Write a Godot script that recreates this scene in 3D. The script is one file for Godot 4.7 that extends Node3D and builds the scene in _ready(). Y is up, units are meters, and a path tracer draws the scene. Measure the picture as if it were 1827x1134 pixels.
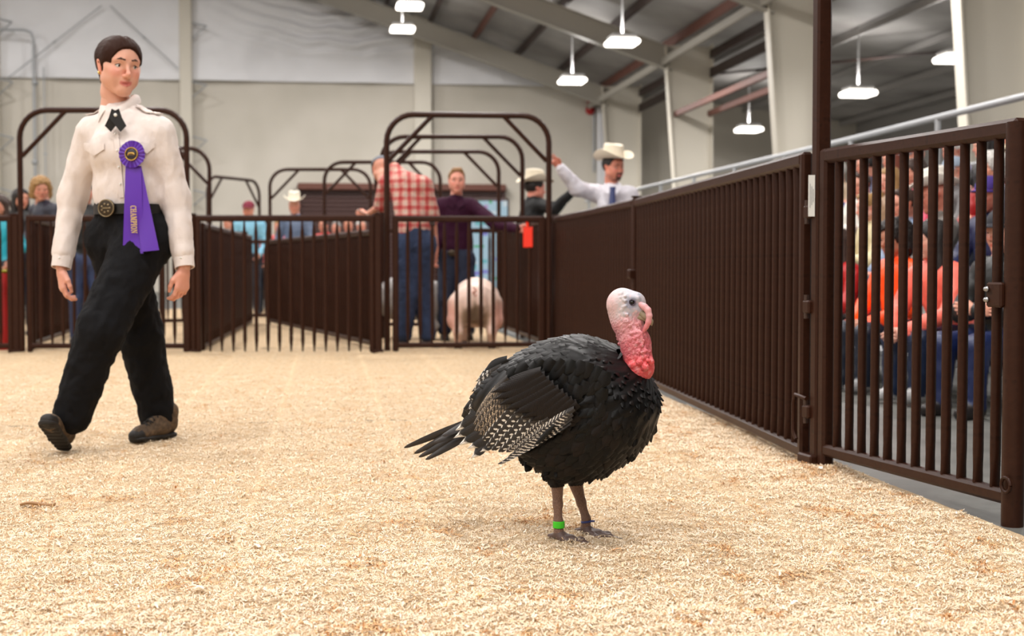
extends Node3D
# A show ring in an exhibition hall: a turkey on wood shavings, the exhibitor walking by, tube-steel pens and a crowd on bleachers.
# World axes follow the building: -z runs down the hall, +x is to the right, y is up, metres.

const EYE := 0.78
const FPX := 2537.0
var cam: Camera3D
var c_right: Vector3
var c_up: Vector3
var c_fwd: Vector3
var c_flat: Vector3
var rng := RandomNumberGenerator.new()
var M := {}
var used := {}
var shape := {}
var ground_noise := FastNoiseLite.new()
var fold_noise := FastNoiseLite.new()

func set_camera_and_light():
	var yaw := deg_to_rad(-7.48)
	var pitch := -atan(95.0 / FPX)
	cam = Camera3D.new()
	cam.name = "camera"
	add_child(cam)
	var lens := CameraAttributesPhysical.new()
	lens.frustum_focal_length = 12.0 * FPX / 567.0
	lens.frustum_near = 0.05
	lens.frustum_far = 200.0
	lens.frustum_focus_distance = 3.95
	lens.exposure_aperture = 4.4
	cam.attributes = lens
	cam.position = Vector3(0, EYE, 0)
	cam.basis = Basis(Vector3.UP, yaw) * Basis(Vector3.RIGHT, pitch)
	cam.current = true
	c_right = cam.basis.x
	c_up = cam.basis.y
	c_fwd = -cam.basis.z
	c_flat = Vector3(c_fwd.x, 0, c_fwd.z).normalized()
	var env := Environment.new()
	env.background_mode = Environment.BG_COLOR
	env.background_color = Color(0.02, 0.02, 0.02)
	env.tonemap_mode = Environment.TONE_MAPPER_LINEAR
	env.tonemap_exposure = 1.03
	env.sdfgi_enabled = true
	env.ssao_enabled = true
	env.ssil_enabled = true
	var we := WorldEnvironment.new()
	we.name = "world_environment"
	we.environment = env
	add_child(we)

# ---------- where things stand ----------
func ray(px: float, py: float) -> Vector3:
	return c_fwd + c_right * ((px - 913.5) / FPX) - c_up * ((py - 567.0) / FPX)

func P(px: float, py: float, depth: float) -> Vector3:          # the point seen at a pixel, at a distance along the level view direction
	var r := ray(px, py)
	return Vector3(0, EYE, 0) + r * (depth / r.dot(c_flat))

func PG(px: float, py: float) -> Vector3:                       # on the ground
	var r := ray(px, py)
	return Vector3(0, EYE, 0) + r * (-EYE / r.y)

func PH(px: float, depth: float, h: float) -> Vector3:          # at a height
	var py := 567.0
	for k in 6:
		py += (P(px, py, depth).y - h) * FPX / depth
	return P(px, py, depth)

func px_of(p: Vector3) -> Vector2:
	var q := p - Vector3(0, EYE, 0)
	var d := q.dot(c_fwd)
	return Vector2(913.5 + FPX * q.dot(c_right) / d, 567.0 - FPX * q.dot(c_up) / d)

func gh(x: float, z: float) -> float:                           # height of the shavings
	var n := ground_noise
	return 0.012 + 0.016 * n.get_noise_2d(x * 90.0, z * 90.0) + 0.010 * n.get_noise_2d(x * 320.0 + 500.0, z * 320.0) + 0.006 * n.get_noise_2d(x * 900.0, z * 900.0 + 300.0)

# ---------- geometry ----------
class Geo:
	var v := PackedVector3Array()
	var n := PackedVector3Array()
	var uv := PackedVector2Array()
	var c := PackedColorArray()
	var i := PackedInt32Array()
	var tint := Color.WHITE

	func vert(p: Vector3, nn := Vector3.ZERO, u := Vector2.ZERO) -> int:
		v.append(p); n.append(nn); uv.append(u); c.append(tint)
		return v.size() - 1

	func tri(a: int, b: int, d: int):          # counter-clockwise seen from outside
		i.append(a); i.append(d); i.append(b)

	func quad(a: int, b: int, d: int, e: int):
		tri(a, b, d); tri(a, d, e)

	func face(pts: Array):                     # flat polygon, counter-clockwise
		var nn: Vector3 = (pts[1] - pts[0]).cross(pts[2] - pts[0]).normalized()
		var f := v.size()
		for k in pts.size():
			vert(pts[k], nn, Vector2(pts[k].x + pts[k].z, pts[k].y))
		for k in range(1, pts.size() - 1):
			tri(f, f + k, f + k + 1)

	func box(at: Vector3, size: Vector3, b := Basis(), ch := 0.0) -> Geo:
		var h := size / 2.0
		ch = minf(ch, minf(h.x, minf(h.y, h.z)) * 0.6)
		var q := func(x: float, y: float, z: float) -> Vector3: return at + b * Vector3(x, y, z)
		var ins := [h.x - ch, h.y - ch, h.z - ch]
		for ax in 3:
			for s in [-1.0, 1.0]:
				var u := (ax + 1) % 3
				var w := (ax + 2) % 3
				var pts := []
				for e in [[-1, -1], [1, -1], [1, 1], [-1, 1]]:
					var p := Vector3()
					p[ax] = s * h[ax]; p[u] = e[0] * ins[u] * s; p[w] = e[1] * ins[w]
					pts.append(q.call(p.x, p.y, p.z))
				face(pts)
		if ch > 0.0:
			for ax in 3:
				var u := (ax + 1) % 3
				var w := (ax + 2) % 3
				for s in [-1.0, 1.0]:
					for t in [-1.0, 1.0]:
						var pts := []
						for e in [[-1, 0], [1, 0], [1, 1], [-1, 1]]:
							var p := Vector3()
							p[ax] = e[0] * ins[ax]
							p[u] = s * (h[u] if e[1] == 0 else ins[u])
							p[w] = t * (ins[w] if e[1] == 0 else h[w])
							pts.append(q.call(p.x, p.y, p.z))
						if s * t < 0: pts.reverse()
						face(pts)
			for sx in [-1.0, 1.0]:
				for sy in [-1.0, 1.0]:
					for sz in [-1.0, 1.0]:
						var pts := [q.call(sx * h.x, sy * ins[1], sz * ins[2]), q.call(sx * ins[0], sy * h.y, sz * ins[2]), q.call(sx * ins[0], sy * ins[1], sz * h.z)]
						if sx * sy * sz < 0: pts.reverse()
						face(pts)
		return self

	func beam(a: Vector3, b: Vector3, w: float, h: float, up := Vector3.UP, ch := 0.0) -> Geo:   # square tube
		var z := (b - a).normalized()
		var x := up.cross(z).normalized()
		return box((a + b) / 2.0, Vector3(w, h, a.distance_to(b)), Basis(x, z.cross(x), z), ch)

	func tube(pts: Array, r, sides := 8, caps := true, flat := Vector3.ZERO, fs := 1.0) -> Geo:
		var f := v.size()
		var m := pts.size()
		var up := Vector3.UP
		var d0: Vector3 = (pts[1] - pts[0]).normalized()
		if absf(d0.dot(up)) > 0.95: up = Vector3.RIGHT
		var x := up.cross(d0).normalized()
		var along := 0.0
		for k in m:
			var d: Vector3 = (pts[mini(k + 1, m - 1)] - pts[maxi(k - 1, 0)]).normalized()
			x = (x - d * x.dot(d)).normalized()
			var y := d.cross(x)
			if k > 0: along += pts[k].distance_to(pts[k - 1])
			var rr: float = r[k] if r is Array else r
			for s in sides + 1:
				var a := TAU * s / sides
				var o := x * cos(a) + y * sin(a)
				var off := o * rr
				if fs != 1.0: off -= flat * (off.dot(flat) * (1.0 - fs))
				vert(pts[k] + off, o, Vector2(float(s) / sides, along))
		for k in m - 1:
			for s in sides:
				var a := f + k * (sides + 1) + s
				quad(a, a + 1, a + sides + 2, a + sides + 1)
		if caps:
			for e in 2:
				var k := 0 if e == 0 else m - 1
				var nn: Vector3 = (pts[0] - pts[1]).normalized() if e == 0 else (pts[m - 1] - pts[m - 2]).normalized()
				var cc := vert(pts[k], nn)
				var ring := []
				for s in sides: ring.append(vert(v[f + k * (sides + 1) + s], nn))
				for s in sides:
					if e == 0: tri(cc, ring[(s + 1) % sides], ring[s])
					else: tri(cc, ring[s], ring[(s + 1) % sides])
		return self

	func ball(at: Vector3, r: Vector3, b := Basis(), rings := 8, sides := 12) -> Geo:
		var f := v.size()
		for k in rings + 1:
			var t := PI * k / rings
			for s in sides + 1:
				var a := TAU * s / sides
				var o := Vector3(sin(t) * cos(a), cos(t), sin(t) * sin(a))
				vert(at + b * (o * r), (b * (o / r)).normalized(), Vector2(float(s) / sides, float(k) / rings))
		for k in rings:
			for s in sides:
				var a := f + k * (sides + 1) + s
				quad(a, a + 1, a + sides + 2, a + sides + 1)
		return self

	func lathe(prof: Array, at := Vector3.ZERO, b := Basis(), sides := 20) -> Geo:    # prof: Vector2(radius, height), from top to bottom
		var f := v.size()
		for k in prof.size():
			for s in sides + 1:
				var a := TAU * s / sides
				vert(at + b * Vector3(prof[k].x * cos(a), prof[k].y, prof[k].x * sin(a)), Vector3.ZERO, Vector2(float(s) / sides, float(k) / prof.size()))
		for k in prof.size() - 1:
			for s in sides:
				var a := f + k * (sides + 1) + s
				quad(a, a + 1, a + sides + 2, a + sides + 1)
		return self

	func grid(nu: int, nv: int, fn: Callable) -> Geo:      # fn(u, v) gives a point
		var f := v.size()
		for a in nu + 1:
			for b in nv + 1:
				vert(fn.call(float(a) / nu, float(b) / nv), Vector3.ZERO, Vector2(float(a) / nu, float(b) / nv))
		for a in nu:
			for b in nv:
				var k := f + a * (nv + 1) + b
				quad(k, k + nv + 1, k + nv + 2, k + 1)
		return self

	func sheet(nu: int, nv: int, fn: Callable, thick: float) -> Geo:   # a bent sheet with two faces and edges
		var g := Geo.new()
		g.tint = tint
		g.grid(nu, nv, fn)
		g.smooth()
		var f := v.size()
		var m := g.v.size()
		for s in [1.0, -1.0]:
			for k in m:
				vert(g.v[k] + g.n[k] * (thick / 2.0 * s), g.n[k] * s, g.uv[k])
		for k in range(0, g.i.size(), 3):
			i.append(f + g.i[k]); i.append(f + g.i[k + 1]); i.append(f + g.i[k + 2])
			i.append(f + m + g.i[k]); i.append(f + m + g.i[k + 2]); i.append(f + m + g.i[k + 1])
		var rim := []
		for a in nu + 1: rim.append(a * (nv + 1))
		for b in range(1, nv + 1): rim.append(nu * (nv + 1) + b)
		for a in range(nu - 1, -1, -1): rim.append(a * (nv + 1) + nv)
		for b in range(nv - 1, 0, -1): rim.append(b)
		for k in rim.size():
			var p: int = rim[k]
			var q: int = rim[(k + 1) % rim.size()]
			var nn := (v[f + q] - v[f + p]).cross(g.n[p]).normalized()
			var a0 := vert(v[f + p], nn); var a1 := vert(v[f + q], nn); var a2 := vert(v[f + m + q], nn); var a3 := vert(v[f + m + p], nn)
			quad(a0, a3, a2, a1)
		return self

	func smooth(from := 0) -> Geo:
		for k in range(from, n.size()): n[k] = Vector3.ZERO
		for k in range(0, i.size(), 3):
			var a := i[k]; var b := i[k + 2]; var d := i[k + 1]
			if a < from: continue
			var nn := (v[b] - v[a]).cross(v[d] - v[a])
			n[a] += nn; n[b] += nn; n[d] += nn
		var same := {}
		for k in range(from, n.size()):
			var key := Vector3i((v[k] * 20000.0).round())
			if same.has(key): same[key] += n[k]
			else: same[key] = n[k]
		for k in range(from, n.size()):
			n[k] = same[Vector3i((v[k] * 20000.0).round())].normalized()
		return self

	func add(g: Geo, t := Transform3D(), col = null) -> Geo:
		var f := v.size()
		var nb := t.basis.inverse().transposed()
		var flip := t.basis.determinant() < 0.0
		for k in g.v.size():
			v.append(t * g.v[k]); n.append((nb * g.n[k]).normalized()); uv.append(g.uv[k]); c.append(g.c[k] if col == null else col)
		for k in range(0, g.i.size(), 3):
			i.append(f + g.i[k])
			i.append(f + g.i[k + (2 if flip else 1)])
			i.append(f + g.i[k + (1 if flip else 2)])
		return self

	func moved(t: Transform3D) -> Geo:
		return Geo.new().add(self, t)

	func mesh() -> ArrayMesh:
		var a := []
		a.resize(Mesh.ARRAY_MAX)
		a[Mesh.ARRAY_VERTEX] = v; a[Mesh.ARRAY_NORMAL] = n; a[Mesh.ARRAY_TEX_UV] = uv; a[Mesh.ARRAY_COLOR] = c; a[Mesh.ARRAY_INDEX] = i
		var m := ArrayMesh.new()
		m.add_surface_from_arrays(Mesh.PRIMITIVE_TRIANGLES, a)
		return m

# bones joined with a smooth minimum, meshed as surface nets
# a bone: [a, b, ra, rb, {k, id, op, n, s}]
func bone(a: Vector3, b: Vector3, ra: float, rb: float, o := {}) -> Array:
	return [a, b, ra, rb, o]

func blob(bones: Array, cell: float, palette := {}, soft := 0.02) -> Geo:
	var lo := Vector3.INF
	var hi := -Vector3.INF
	for q in bones:
		if q[4].get("op", 0) == 0:
			var r: float = maxf(q[2], q[3]) + cell * 2.0
			lo = lo.min(q[0] - Vector3.ONE * r).min(q[1] - Vector3.ONE * r)
			hi = hi.max(q[0] + Vector3.ONE * r).max(q[1] + Vector3.ONE * r)
	var nx := int((hi.x - lo.x) / cell) + 3
	var ny := int((hi.y - lo.y) / cell) + 3
	var nz := int((hi.z - lo.z) / cell) + 3
	var f := PackedFloat32Array()
	f.resize(nx * ny * nz)
	f.fill(1.0)
	var ids := PackedByteArray()
	ids.resize(nx * ny * nz)
	var sy := nx
	var sz := nx * ny
	for q in bones:
		var a: Vector3 = q[0]
		var ba: Vector3 = q[1] - q[0]
		var ra: float = q[2]
		var dr: float = q[3] - q[2]
		var k: float = q[4].get("k", soft)
		var id: int = q[4].get("id", 0)
		var op: int = q[4].get("op", 0)
		var fl: Vector3 = q[4].get("n", Vector3.ZERO)
		var fs: float = q[4].get("s", 1.0) - 1.0
		var flat := fs != 0.0
		if flat: ba += fl * (ba.dot(fl) * fs)
		var bb := maxf(ba.length_squared(), 1e-9)
		var r := maxf(ra, q[3]) + k + cell * 2.5
		var l: Vector3 = (q[0].min(q[1]) - Vector3.ONE * r - lo) / cell
		var h: Vector3 = (q[0].max(q[1]) + Vector3.ONE * r - lo) / cell
		for z in range(maxi(0, int(l.z)), mini(nz, int(h.z) + 1)):
			for y in range(maxi(0, int(l.y)), mini(ny, int(h.y) + 1)):
				var at := z * sz + y * sy
				for x in range(maxi(0, int(l.x)), mini(nx, int(h.x) + 1)):
					var p := lo + Vector3(x, y, z) * cell - a
					if flat: p += fl * (p.dot(fl) * fs)
					var t := clampf(p.dot(ba) / bb, 0.0, 1.0)
					var d := (p - ba * t).length() - ra - dr * t
					var e := f[at + x]
					if op == 0:
						if d < e: ids[at + x] = id
						var w := maxf(k - absf(d - e), 0.0) / k
						f[at + x] = minf(d, e) - w * w * k * 0.25
					else:
						d = -d
						if op == 2: d = -d
						var w := maxf(k - absf(d - e), 0.0) / k
						f[at + x] = maxf(d, e) + w * w * k * 0.25
	var g := Geo.new()
	var which := PackedInt32Array()
	which.resize(nx * ny * nz)
	which.fill(-1)
	var near := cell * 3.5
	var offs := [0, 1, sy, sy + 1, sz, sz + 1, sz + sy, sz + sy + 1]
	var corner := [Vector3(0, 0, 0), Vector3(1, 0, 0), Vector3(0, 1, 0), Vector3(1, 1, 0), Vector3(0, 0, 1), Vector3(1, 0, 1), Vector3(0, 1, 1), Vector3(1, 1, 1)]
	var edges := [[0, 1], [2, 3], [4, 5], [6, 7], [0, 2], [1, 3], [4, 6], [5, 7], [0, 4], [1, 5], [2, 6], [3, 7]]
	var active := PackedInt32Array()
	for z in nz - 1:
		for y in ny - 1:
			var at := z * sz + y * sy
			for x in nx - 1:
				var e := f[at + x]
				if e > near or e < -near: continue
				var inside := 0
				for o in offs:
					if f[at + x + o] < 0.0: inside += 1
				if inside == 0 or inside == 8: continue
				var s := Vector3.ZERO
				var m := 0
				for ed in edges:
					var d0 := f[at + x + offs[ed[0]]]
					var d1 := f[at + x + offs[ed[1]]]
					if (d0 < 0.0) != (d1 < 0.0):
						s += corner[ed[0]].lerp(corner[ed[1]], d0 / (d0 - d1))
						m += 1
				var best := 9.0
				var id := 0
				for o in offs:
					if f[at + x + o] < best:
						best = f[at + x + o]; id = ids[at + x + o]
				which[at + x] = g.v.size()
				active.append(at + x)
				g.tint = palette.get(id, Color.WHITE)
				g.vert(lo + (Vector3(x, y, z) + s / m) * cell)
	for at in active:
		var d0 := f[at]
		for ax in 3:
			var s1: int = [1, sy, sz][ax]
			var d1 := f[at + s1]
			if (d0 < 0.0) == (d1 < 0.0): continue
			var u: int = [sy, sz, 1][ax]
			var w: int = [sz, 1, sy][ax]
			if at - u - w < 0: continue
			var a := which[at - u - w]; var b := which[at - w]; var cc := which[at]; var d := which[at - u]
			if a < 0 or b < 0 or cc < 0 or d < 0: continue
			if d0 < 0.0: g.quad(a, b, cc, d)
			else: g.quad(a, d, cc, b)
	for k in range(0, g.i.size(), 3):
		var a := g.i[k]; var b := g.i[k + 2]; var d := g.i[k + 1]
		var nn := (g.v[b] - g.v[a]).cross(g.v[d] - g.v[a])
		g.n[a] += nn; g.n[b] += nn; g.n[d] += nn
	for k in g.n.size(): g.n[k] = g.n[k].normalized()
	return g

func renormal(g: Geo):
	for k in g.n.size(): g.n[k] = Vector3.ZERO
	for k in range(0, g.i.size(), 3):
		var a := g.i[k]; var b := g.i[k + 2]; var d := g.i[k + 1]
		var nn := (g.v[b] - g.v[a]).cross(g.v[d] - g.v[a])
		g.n[a] += nn; g.n[b] += nn; g.n[d] += nn
	for k in g.n.size(): g.n[k] = g.n[k].normalized()

func wrinkle(g: Geo, amount: float, scale: Vector3) -> Geo:
	for k in g.v.size():
		var p := g.v[k] * scale
		var w := fold_noise.get_noise_3dv(p)
		var w2 := fold_noise.get_noise_3dv(p * 2.3 + Vector3(40, 10, 70))
		g.v[k] += g.n[k] * (amount * ((0.5 - absf(w)) * 1.2 + 0.5 * w2))
	renormal(g)
	return g

# ---------- things ----------
func numbered(called: String) -> String:
	var k: int = used.get(called, 0)
	used[called] = k + 1
	return called if k == 0 else "%s_%03d" % [called, k]

func thing(called: String, label: String, category: String, at := Vector3.ZERO, group := "", b := Basis()) -> Node3D:
	var o := Node3D.new()
	o.name = numbered(called)
	add_child(o)
	o.transform = Transform3D(b, at)
	o.set_meta("label", label)
	o.set_meta("category", category)
	if group: o.set_meta("group", group)
	return o

func part(called: String, g, mat: Material, parent: Node3D, label := "") -> MeshInstance3D:      # g in the parent's own space
	var o := MeshInstance3D.new()
	o.name = called
	o.mesh = g.mesh() if g is Geo else g
	o.material_override = mat
	parent.add_child(o, true)
	if label: o.set_meta("label", label)
	return o

func partw(called: String, g: Geo, mat: Material, parent: Node3D, label := "") -> MeshInstance3D:  # g in world space
	return part(called, g.moved(parent.global_transform.affine_inverse()), mat, parent, label)

func struct(called: String, g: Geo, mat: Material) -> MeshInstance3D:
	var o := part(called, g, mat, self)
	o.set_meta("kind", "structure")
	return o

func mat(called: String, color: Color, rough := 0.7, o := {}) -> StandardMaterial3D:
	var m := StandardMaterial3D.new()
	m.resource_name = called
	m.albedo_color = color
	m.roughness = rough
	for k in o: m.set(k, o[k])
	M[called] = m
	return m

func noise(freq: float, oct := 4, sd := 1, kind := FastNoiseLite.TYPE_SIMPLEX_SMOOTH) -> FastNoiseLite:
	var n := FastNoiseLite.new()
	n.noise_type = kind
	n.frequency = freq
	n.fractal_octaves = oct
	n.seed = sd
	return n

func noise_tex(freq: float, colors: Array, size := 512, oct := 4, sd := 1, bump := 0.0) -> NoiseTexture2D:
	var t := NoiseTexture2D.new()
	t.width = size; t.height = size
	t.seamless = true
	t.noise = noise(freq, oct, sd)
	if bump > 0.0:
		t.as_normal_map = true
		t.bump_strength = bump
	elif colors.size():
		var r := Gradient.new()
		var offs := PackedFloat32Array()
		var cols := PackedColorArray()
		for k in colors.size():
			offs.append(float(k) / (colors.size() - 1))
			cols.append(colors[k])
		r.offsets = offs; r.colors = cols
		t.color_ramp = r
	return t

# ---------- materials ----------
func make_materials():
	var wear := noise_tex(0.02, [Color(0.62, 0.6, 0.58), Color(1, 1, 1), Color(0.9, 0.88, 0.86), Color(1, 1, 1)], 512, 5, 3)
	mat("fence_brown", Color(0.20, 0.106, 0.064), 0.42, {"albedo_texture": wear, "uv1_triplanar": true, "uv1_scale": Vector3.ONE * 1.7, "metallic_specular": 0.30})
	mat("fence_brown_worn", Color(0.21, 0.125, 0.085), 0.45, {"albedo_texture": wear, "uv1_triplanar": true, "uv1_scale": Vector3.ONE * 2.4})
	mat("steel", Color(0.62, 0.62, 0.62), 0.35, {"metallic": 0.8})
	mat("galvanised", Color(0.66, 0.67, 0.68), 0.45, {"metallic": 0.35})
	mat("paper", Color(0.82, 0.82, 0.80), 0.8)
	mat("cream_wall", Color(0.81, 0.785, 0.74), 0.75, {"albedo_texture": noise_tex(0.008, [Color(0.93, 0.93, 0.92), Color(1, 1, 1)], 256, 3, 8), "uv1_triplanar": true, "uv1_scale": Vector3.ONE * 0.2})
	mat("white_lining", Color(0.88, 0.88, 0.89), 0.5)
	mat("grey_wall", Color(0.62, 0.61, 0.60), 0.8)
	mat("roof_lining", Color(0.70, 0.69, 0.68), 0.6, {"albedo_texture": noise_tex(0.01, [Color(0.7, 0.69, 0.68), Color(1, 1, 1)], 256, 3, 12), "uv1_triplanar": true, "uv1_scale": Vector3.ONE * 0.15})
	mat("rafter_grey", Color(0.62, 0.60, 0.56), 0.5)
	mat("frame_cream", Color(0.80, 0.775, 0.72), 0.5)
	mat("red_iron", Color(0.40, 0.235, 0.185), 0.6)
	mat("dark_iron", Color(0.22, 0.16, 0.14), 0.6)
	mat("door_brown", Color(0.25, 0.14, 0.12), 0.5)
	mat("concrete", Color(0.42, 0.42, 0.40), 0.55, {"albedo_texture": noise_tex(0.012, [Color(0.75, 0.75, 0.75), Color(1, 1, 1)], 512, 5, 5), "uv1_triplanar": true, "uv1_scale": Vector3.ONE * 0.4})
	mat("lamp_glow", Color(1, 1, 1), 0.5, {"emission_enabled": true, "emission": Color(1.0, 0.97, 0.92), "emission_energy_multiplier": 5.0})
	mat("lamp_body", Color(0.7, 0.7, 0.7), 0.5)
	mat("red_paint", Color(0.62, 0.05, 0.05), 0.5)
	mat("vertex", Color.WHITE, 0.75, {"vertex_color_use_as_albedo": true})

# ---------- the hall ----------
func roof_at(x: float) -> float:
	if x > 8.4: return 5.95 - (x - 8.4) * 0.12
	if x > -8.0: return 5.95 + (8.4 - x) * 0.345
	return 5.95 + 16.4 * 0.345 - (-8.0 - x) * 0.345

const X0 := -24.0
const X1 := 16.0
const ZB := -41.6
const ZF := 14.0

func build_hall():
	var g := Geo.new()
	g.box(Vector3((X0 + X1) / 2, -0.12, (ZB + ZF) / 2), Vector3(X1 - X0 + 1, 0.24, ZF - ZB + 1))
	struct("floor", g, M.concrete)
	# end wall: cream lower part, sagging white lining above it
	g = Geo.new()
	g.box(Vector3((X0 + X1) / 2, 3.05, ZB - 0.15), Vector3(X1 - X0, 6.1, 0.3))
	struct("wall_back", g, M.cream_wall)
	g = Geo.new()
	var fn := func(u: float, v: float) -> Vector3:
		var x := lerpf(X0, X1, u)
		var y := 6.02 + v * 6.4
		var q := P(612, 60, 41.0)
		var dx := (x - q.x) / 2.3
		var w := exp(-dx * dx) * clampf((y - 6.7) / 0.6, 0, 1)
		var sag := sin((y + 0.34 * dx * dx * -1.0) * 17.0 + fold_noise.get_noise_2d(x * 30.0, y * 20.0) * 2.2)
		return Vector3(x, y, ZB + 0.12 + 0.05 * sin(x * 1.65) + w * (0.16 * sag + 0.14) + 0.06 * fold_noise.get_noise_2d(x * 40.0, y * 40.0))
	g.sheet(260, 90, fn, 0.04)
	struct("trim_1", g, M.white_lining)
	g = Geo.new().box(Vector3((X0 + X1) / 2, 9.05, ZB - 0.15), Vector3(X1 - X0, 6.0, 0.3))
	struct("wall_back", g, M.grey_wall)
	# the other walls
	struct("wall_left", Geo.new().box(Vector3(X0 - 0.15, 3.2, (ZB + ZF) / 2), Vector3(0.3, 6.4, ZF - ZB)), M.cream_wall)
	struct("wall_right", Geo.new().box(Vector3(X1 + 0.15, 3.0, (ZB + ZF) / 2), Vector3(0.3, 6.0, ZF - ZB)), M.grey_wall)
	struct("wall_front", Geo.new().box(Vector3((X0 + X1) / 2, 6, ZF + 0.15), Vector3(X1 - X0, 12, 0.3)), M.cream_wall)
	# roof slabs
	for e in [[X0, -8.0], [-8.0, 8.4], [8.4, X1]]:
		var a := Vector3(e[0], roof_at(e[0]), 0)
		var b := Vector3(e[1], roof_at(e[1]), 0)
		if e[1] == 8.4: b.y = 5.95
		var d := (b - a).normalized()
		var r := Geo.new()
		r.box((a + b) / 2 + Vector3(0, 0.12, (ZB + ZF) / 2), Vector3(a.distance_to(b) + 0.1, 0.2, ZF - ZB + 0.6), Basis(d, Vector3(-d.y, d.x, 0), Vector3.BACK))
		struct("ceiling", r, M.roof_lining)
	# purlins along the roof
	var n := 0
	for k in 15:
		var x := 8.0 - k * 1.25
		var h := roof_at(x) - 0.14
		struct("trim_%d" % (n + 2), Geo.new().box(Vector3(x, h, (ZB + ZF) / 2), Vector3(0.07, 0.2, ZF - ZB - 0.4)), M.dark_iron if k % 3 else M.red_iron)
		n += 1
	for k in 5:
		var x := 9.4 + k * 1.5
		struct("trim_%d" % (n + 2), Geo.new().box(Vector3(x, roof_at(x) - 0.1, (ZB + ZF) / 2), Vector3(0.06, 0.14, ZF - ZB - 0.4)), M.grey_wall)
		n += 1
	# rigid frames: tapered columns with flanges, and the rafters on them
	var zs := [-39.6, -32.1, -24.6, -17.1]
	for k in zs.size():
		var z: float = zs[k]
		var lab: String = ["cream tapered steel column farthest down the hall by the end wall", "cream tapered steel column second from the end wall, behind the pointing man", "cream tapered steel column just left of the tall brown fence post", "nearest cream tapered steel column at the upper right corner"][k]
		var t := thing("steel_column", lab, "column", Vector3(7.75, 0, z), "tapered columns along the bleachers")
		var xi0 := 0.42
		var xi1 := 0.0
		var xo := 1.1
		var H := 5.45
		var web := Geo.new()
		for s in [-0.012, 0.012]:
			var pts := [Vector3(xi0, 0, s), Vector3(xo, 0, s), Vector3(xo, H + 0.35, s), Vector3(xi1, H + 0.35, s)]
			if s < 0: pts.reverse()
			web.face(pts)
		part("web", web, M.frame_cream, t)
		part("inner_flange", Geo.new().beam(Vector3(xi0, 0, 0), Vector3(xi1, H + 0.35, 0), 0.26, 0.03, Vector3.RIGHT), M.frame_cream, t)
		part("outer_flange", Geo.new().beam(Vector3(xo, 0, 0), Vector3(xo, H + 0.4, 0), 0.26, 0.03, Vector3.RIGHT), M.frame_cream, t)
		part("base_plate", Geo.new().box(Vector3(0.76, 0.01, 0), Vector3(0.8, 0.02, 0.3)), M.frame_cream, t)
		var rt := thing("roof_rafter", "pale steel roof rafter sloping up from %s" % ["the column by the end wall", "the second column from the end wall", "the column left of the tall fence post", "the nearest column at right"][k], "beam", Vector3(7.75, 5.3, z), "roof rafters")
		var a := Vector3(0.15, 0.18, 0)
		var b := Vector3(-15.6, 0.18 + 15.75 * 0.345, 0)
		part("web", Geo.new().beam(a, b, 0.03, 0.5), M.rafter_grey, rt)
		part("flange", Geo.new().beam(a + Vector3(0, -0.25, 0), b + Vector3(0, -0.25, 0), 0.24, 0.03), M.rafter_grey, rt)
		part("flange", Geo.new().beam(a + Vector3(0, 0.25, 0), b + Vector3(0, 0.25, 0), 0.24, 0.03), M.rafter_grey, rt)
	# red and dark girts between the columns
	var spec := [[8.0, 4.24, -32.1, -24.6, "slim red-brown girt on the inner column line", 0.13, "red_iron"], [8.8, 4.26, -32.1, -24.6, "slim red-brown girt on the outer column line", 0.13, "red_iron"], [8.85, 5.2, -39.6, -24.6, "lower dark wide girt under the eave", 0.22, "dark_iron"], [8.85, 5.62, -39.6, -24.6, "uppermost dark girt against the roof", 0.2, "dark_iron"], [7.68, 5.42, -41.2, -10.0, "pale eave strut running along the column tops", 0.16, "rafter_grey"]]
	for s in spec:
		var o := part("girt", Geo.new().beam(Vector3(0, 0, 0), Vector3(0, 0, s[3] - s[2]), 0.08, s[5], Vector3.UP, 0.01), M[s[6]], self)
		o.name = numbered("girt")
		o.position = Vector3(s[0], s[1], s[2])
		o.set_meta("label", s[4]); o.set_meta("category", "beam"); o.set_meta("group", "girts between the columns")
	# wall posts on the end wall, with small brackets
	var posts := [[8.0, 0.36, "narrow cream wall post at the far left edge"], [338.0, 0.34, "cream wall post behind the young woman's shoulder"], [757.0, 0.5, "cream wall post behind the man in plaid"], [1118.0, 1.25, "broad white pier beside the red alarm bell"]]
	for k in posts.size():
		var p := PH(posts[k][0], 40.9, 0)
		var t := thing("wall_post", posts[k][2], "post", Vector3(p.x, 0, ZB + 0.25))
		part("shaft", Geo.new().box(Vector3(0, 6.0 if k < 3 else 2.7, 0), Vector3(posts[k][1], 12.0 if k < 3 else 5.4, 0.34), Basis(), 0.02), M.frame_cream if k < 3 else M.white_lining, t)
		if k < 2:
			for y in [2.9, 4.4, 5.95, 7.6]:
				var br := Geo.new()
				br.tube([Vector3(posts[k][1] / 2, y, 0.1), Vector3(posts[k][1] / 2 + 0.42, y - 0.12, 0.3)], 0.025, 5)
				br.tube([Vector3(posts[k][1] / 2 + 0.42, y - 0.12, 0.3), Vector3(posts[k][1] / 2, y - 0.45, 0.1)], 0.02, 5)
				part("bracket", br, M.galvanised, t)
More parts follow.
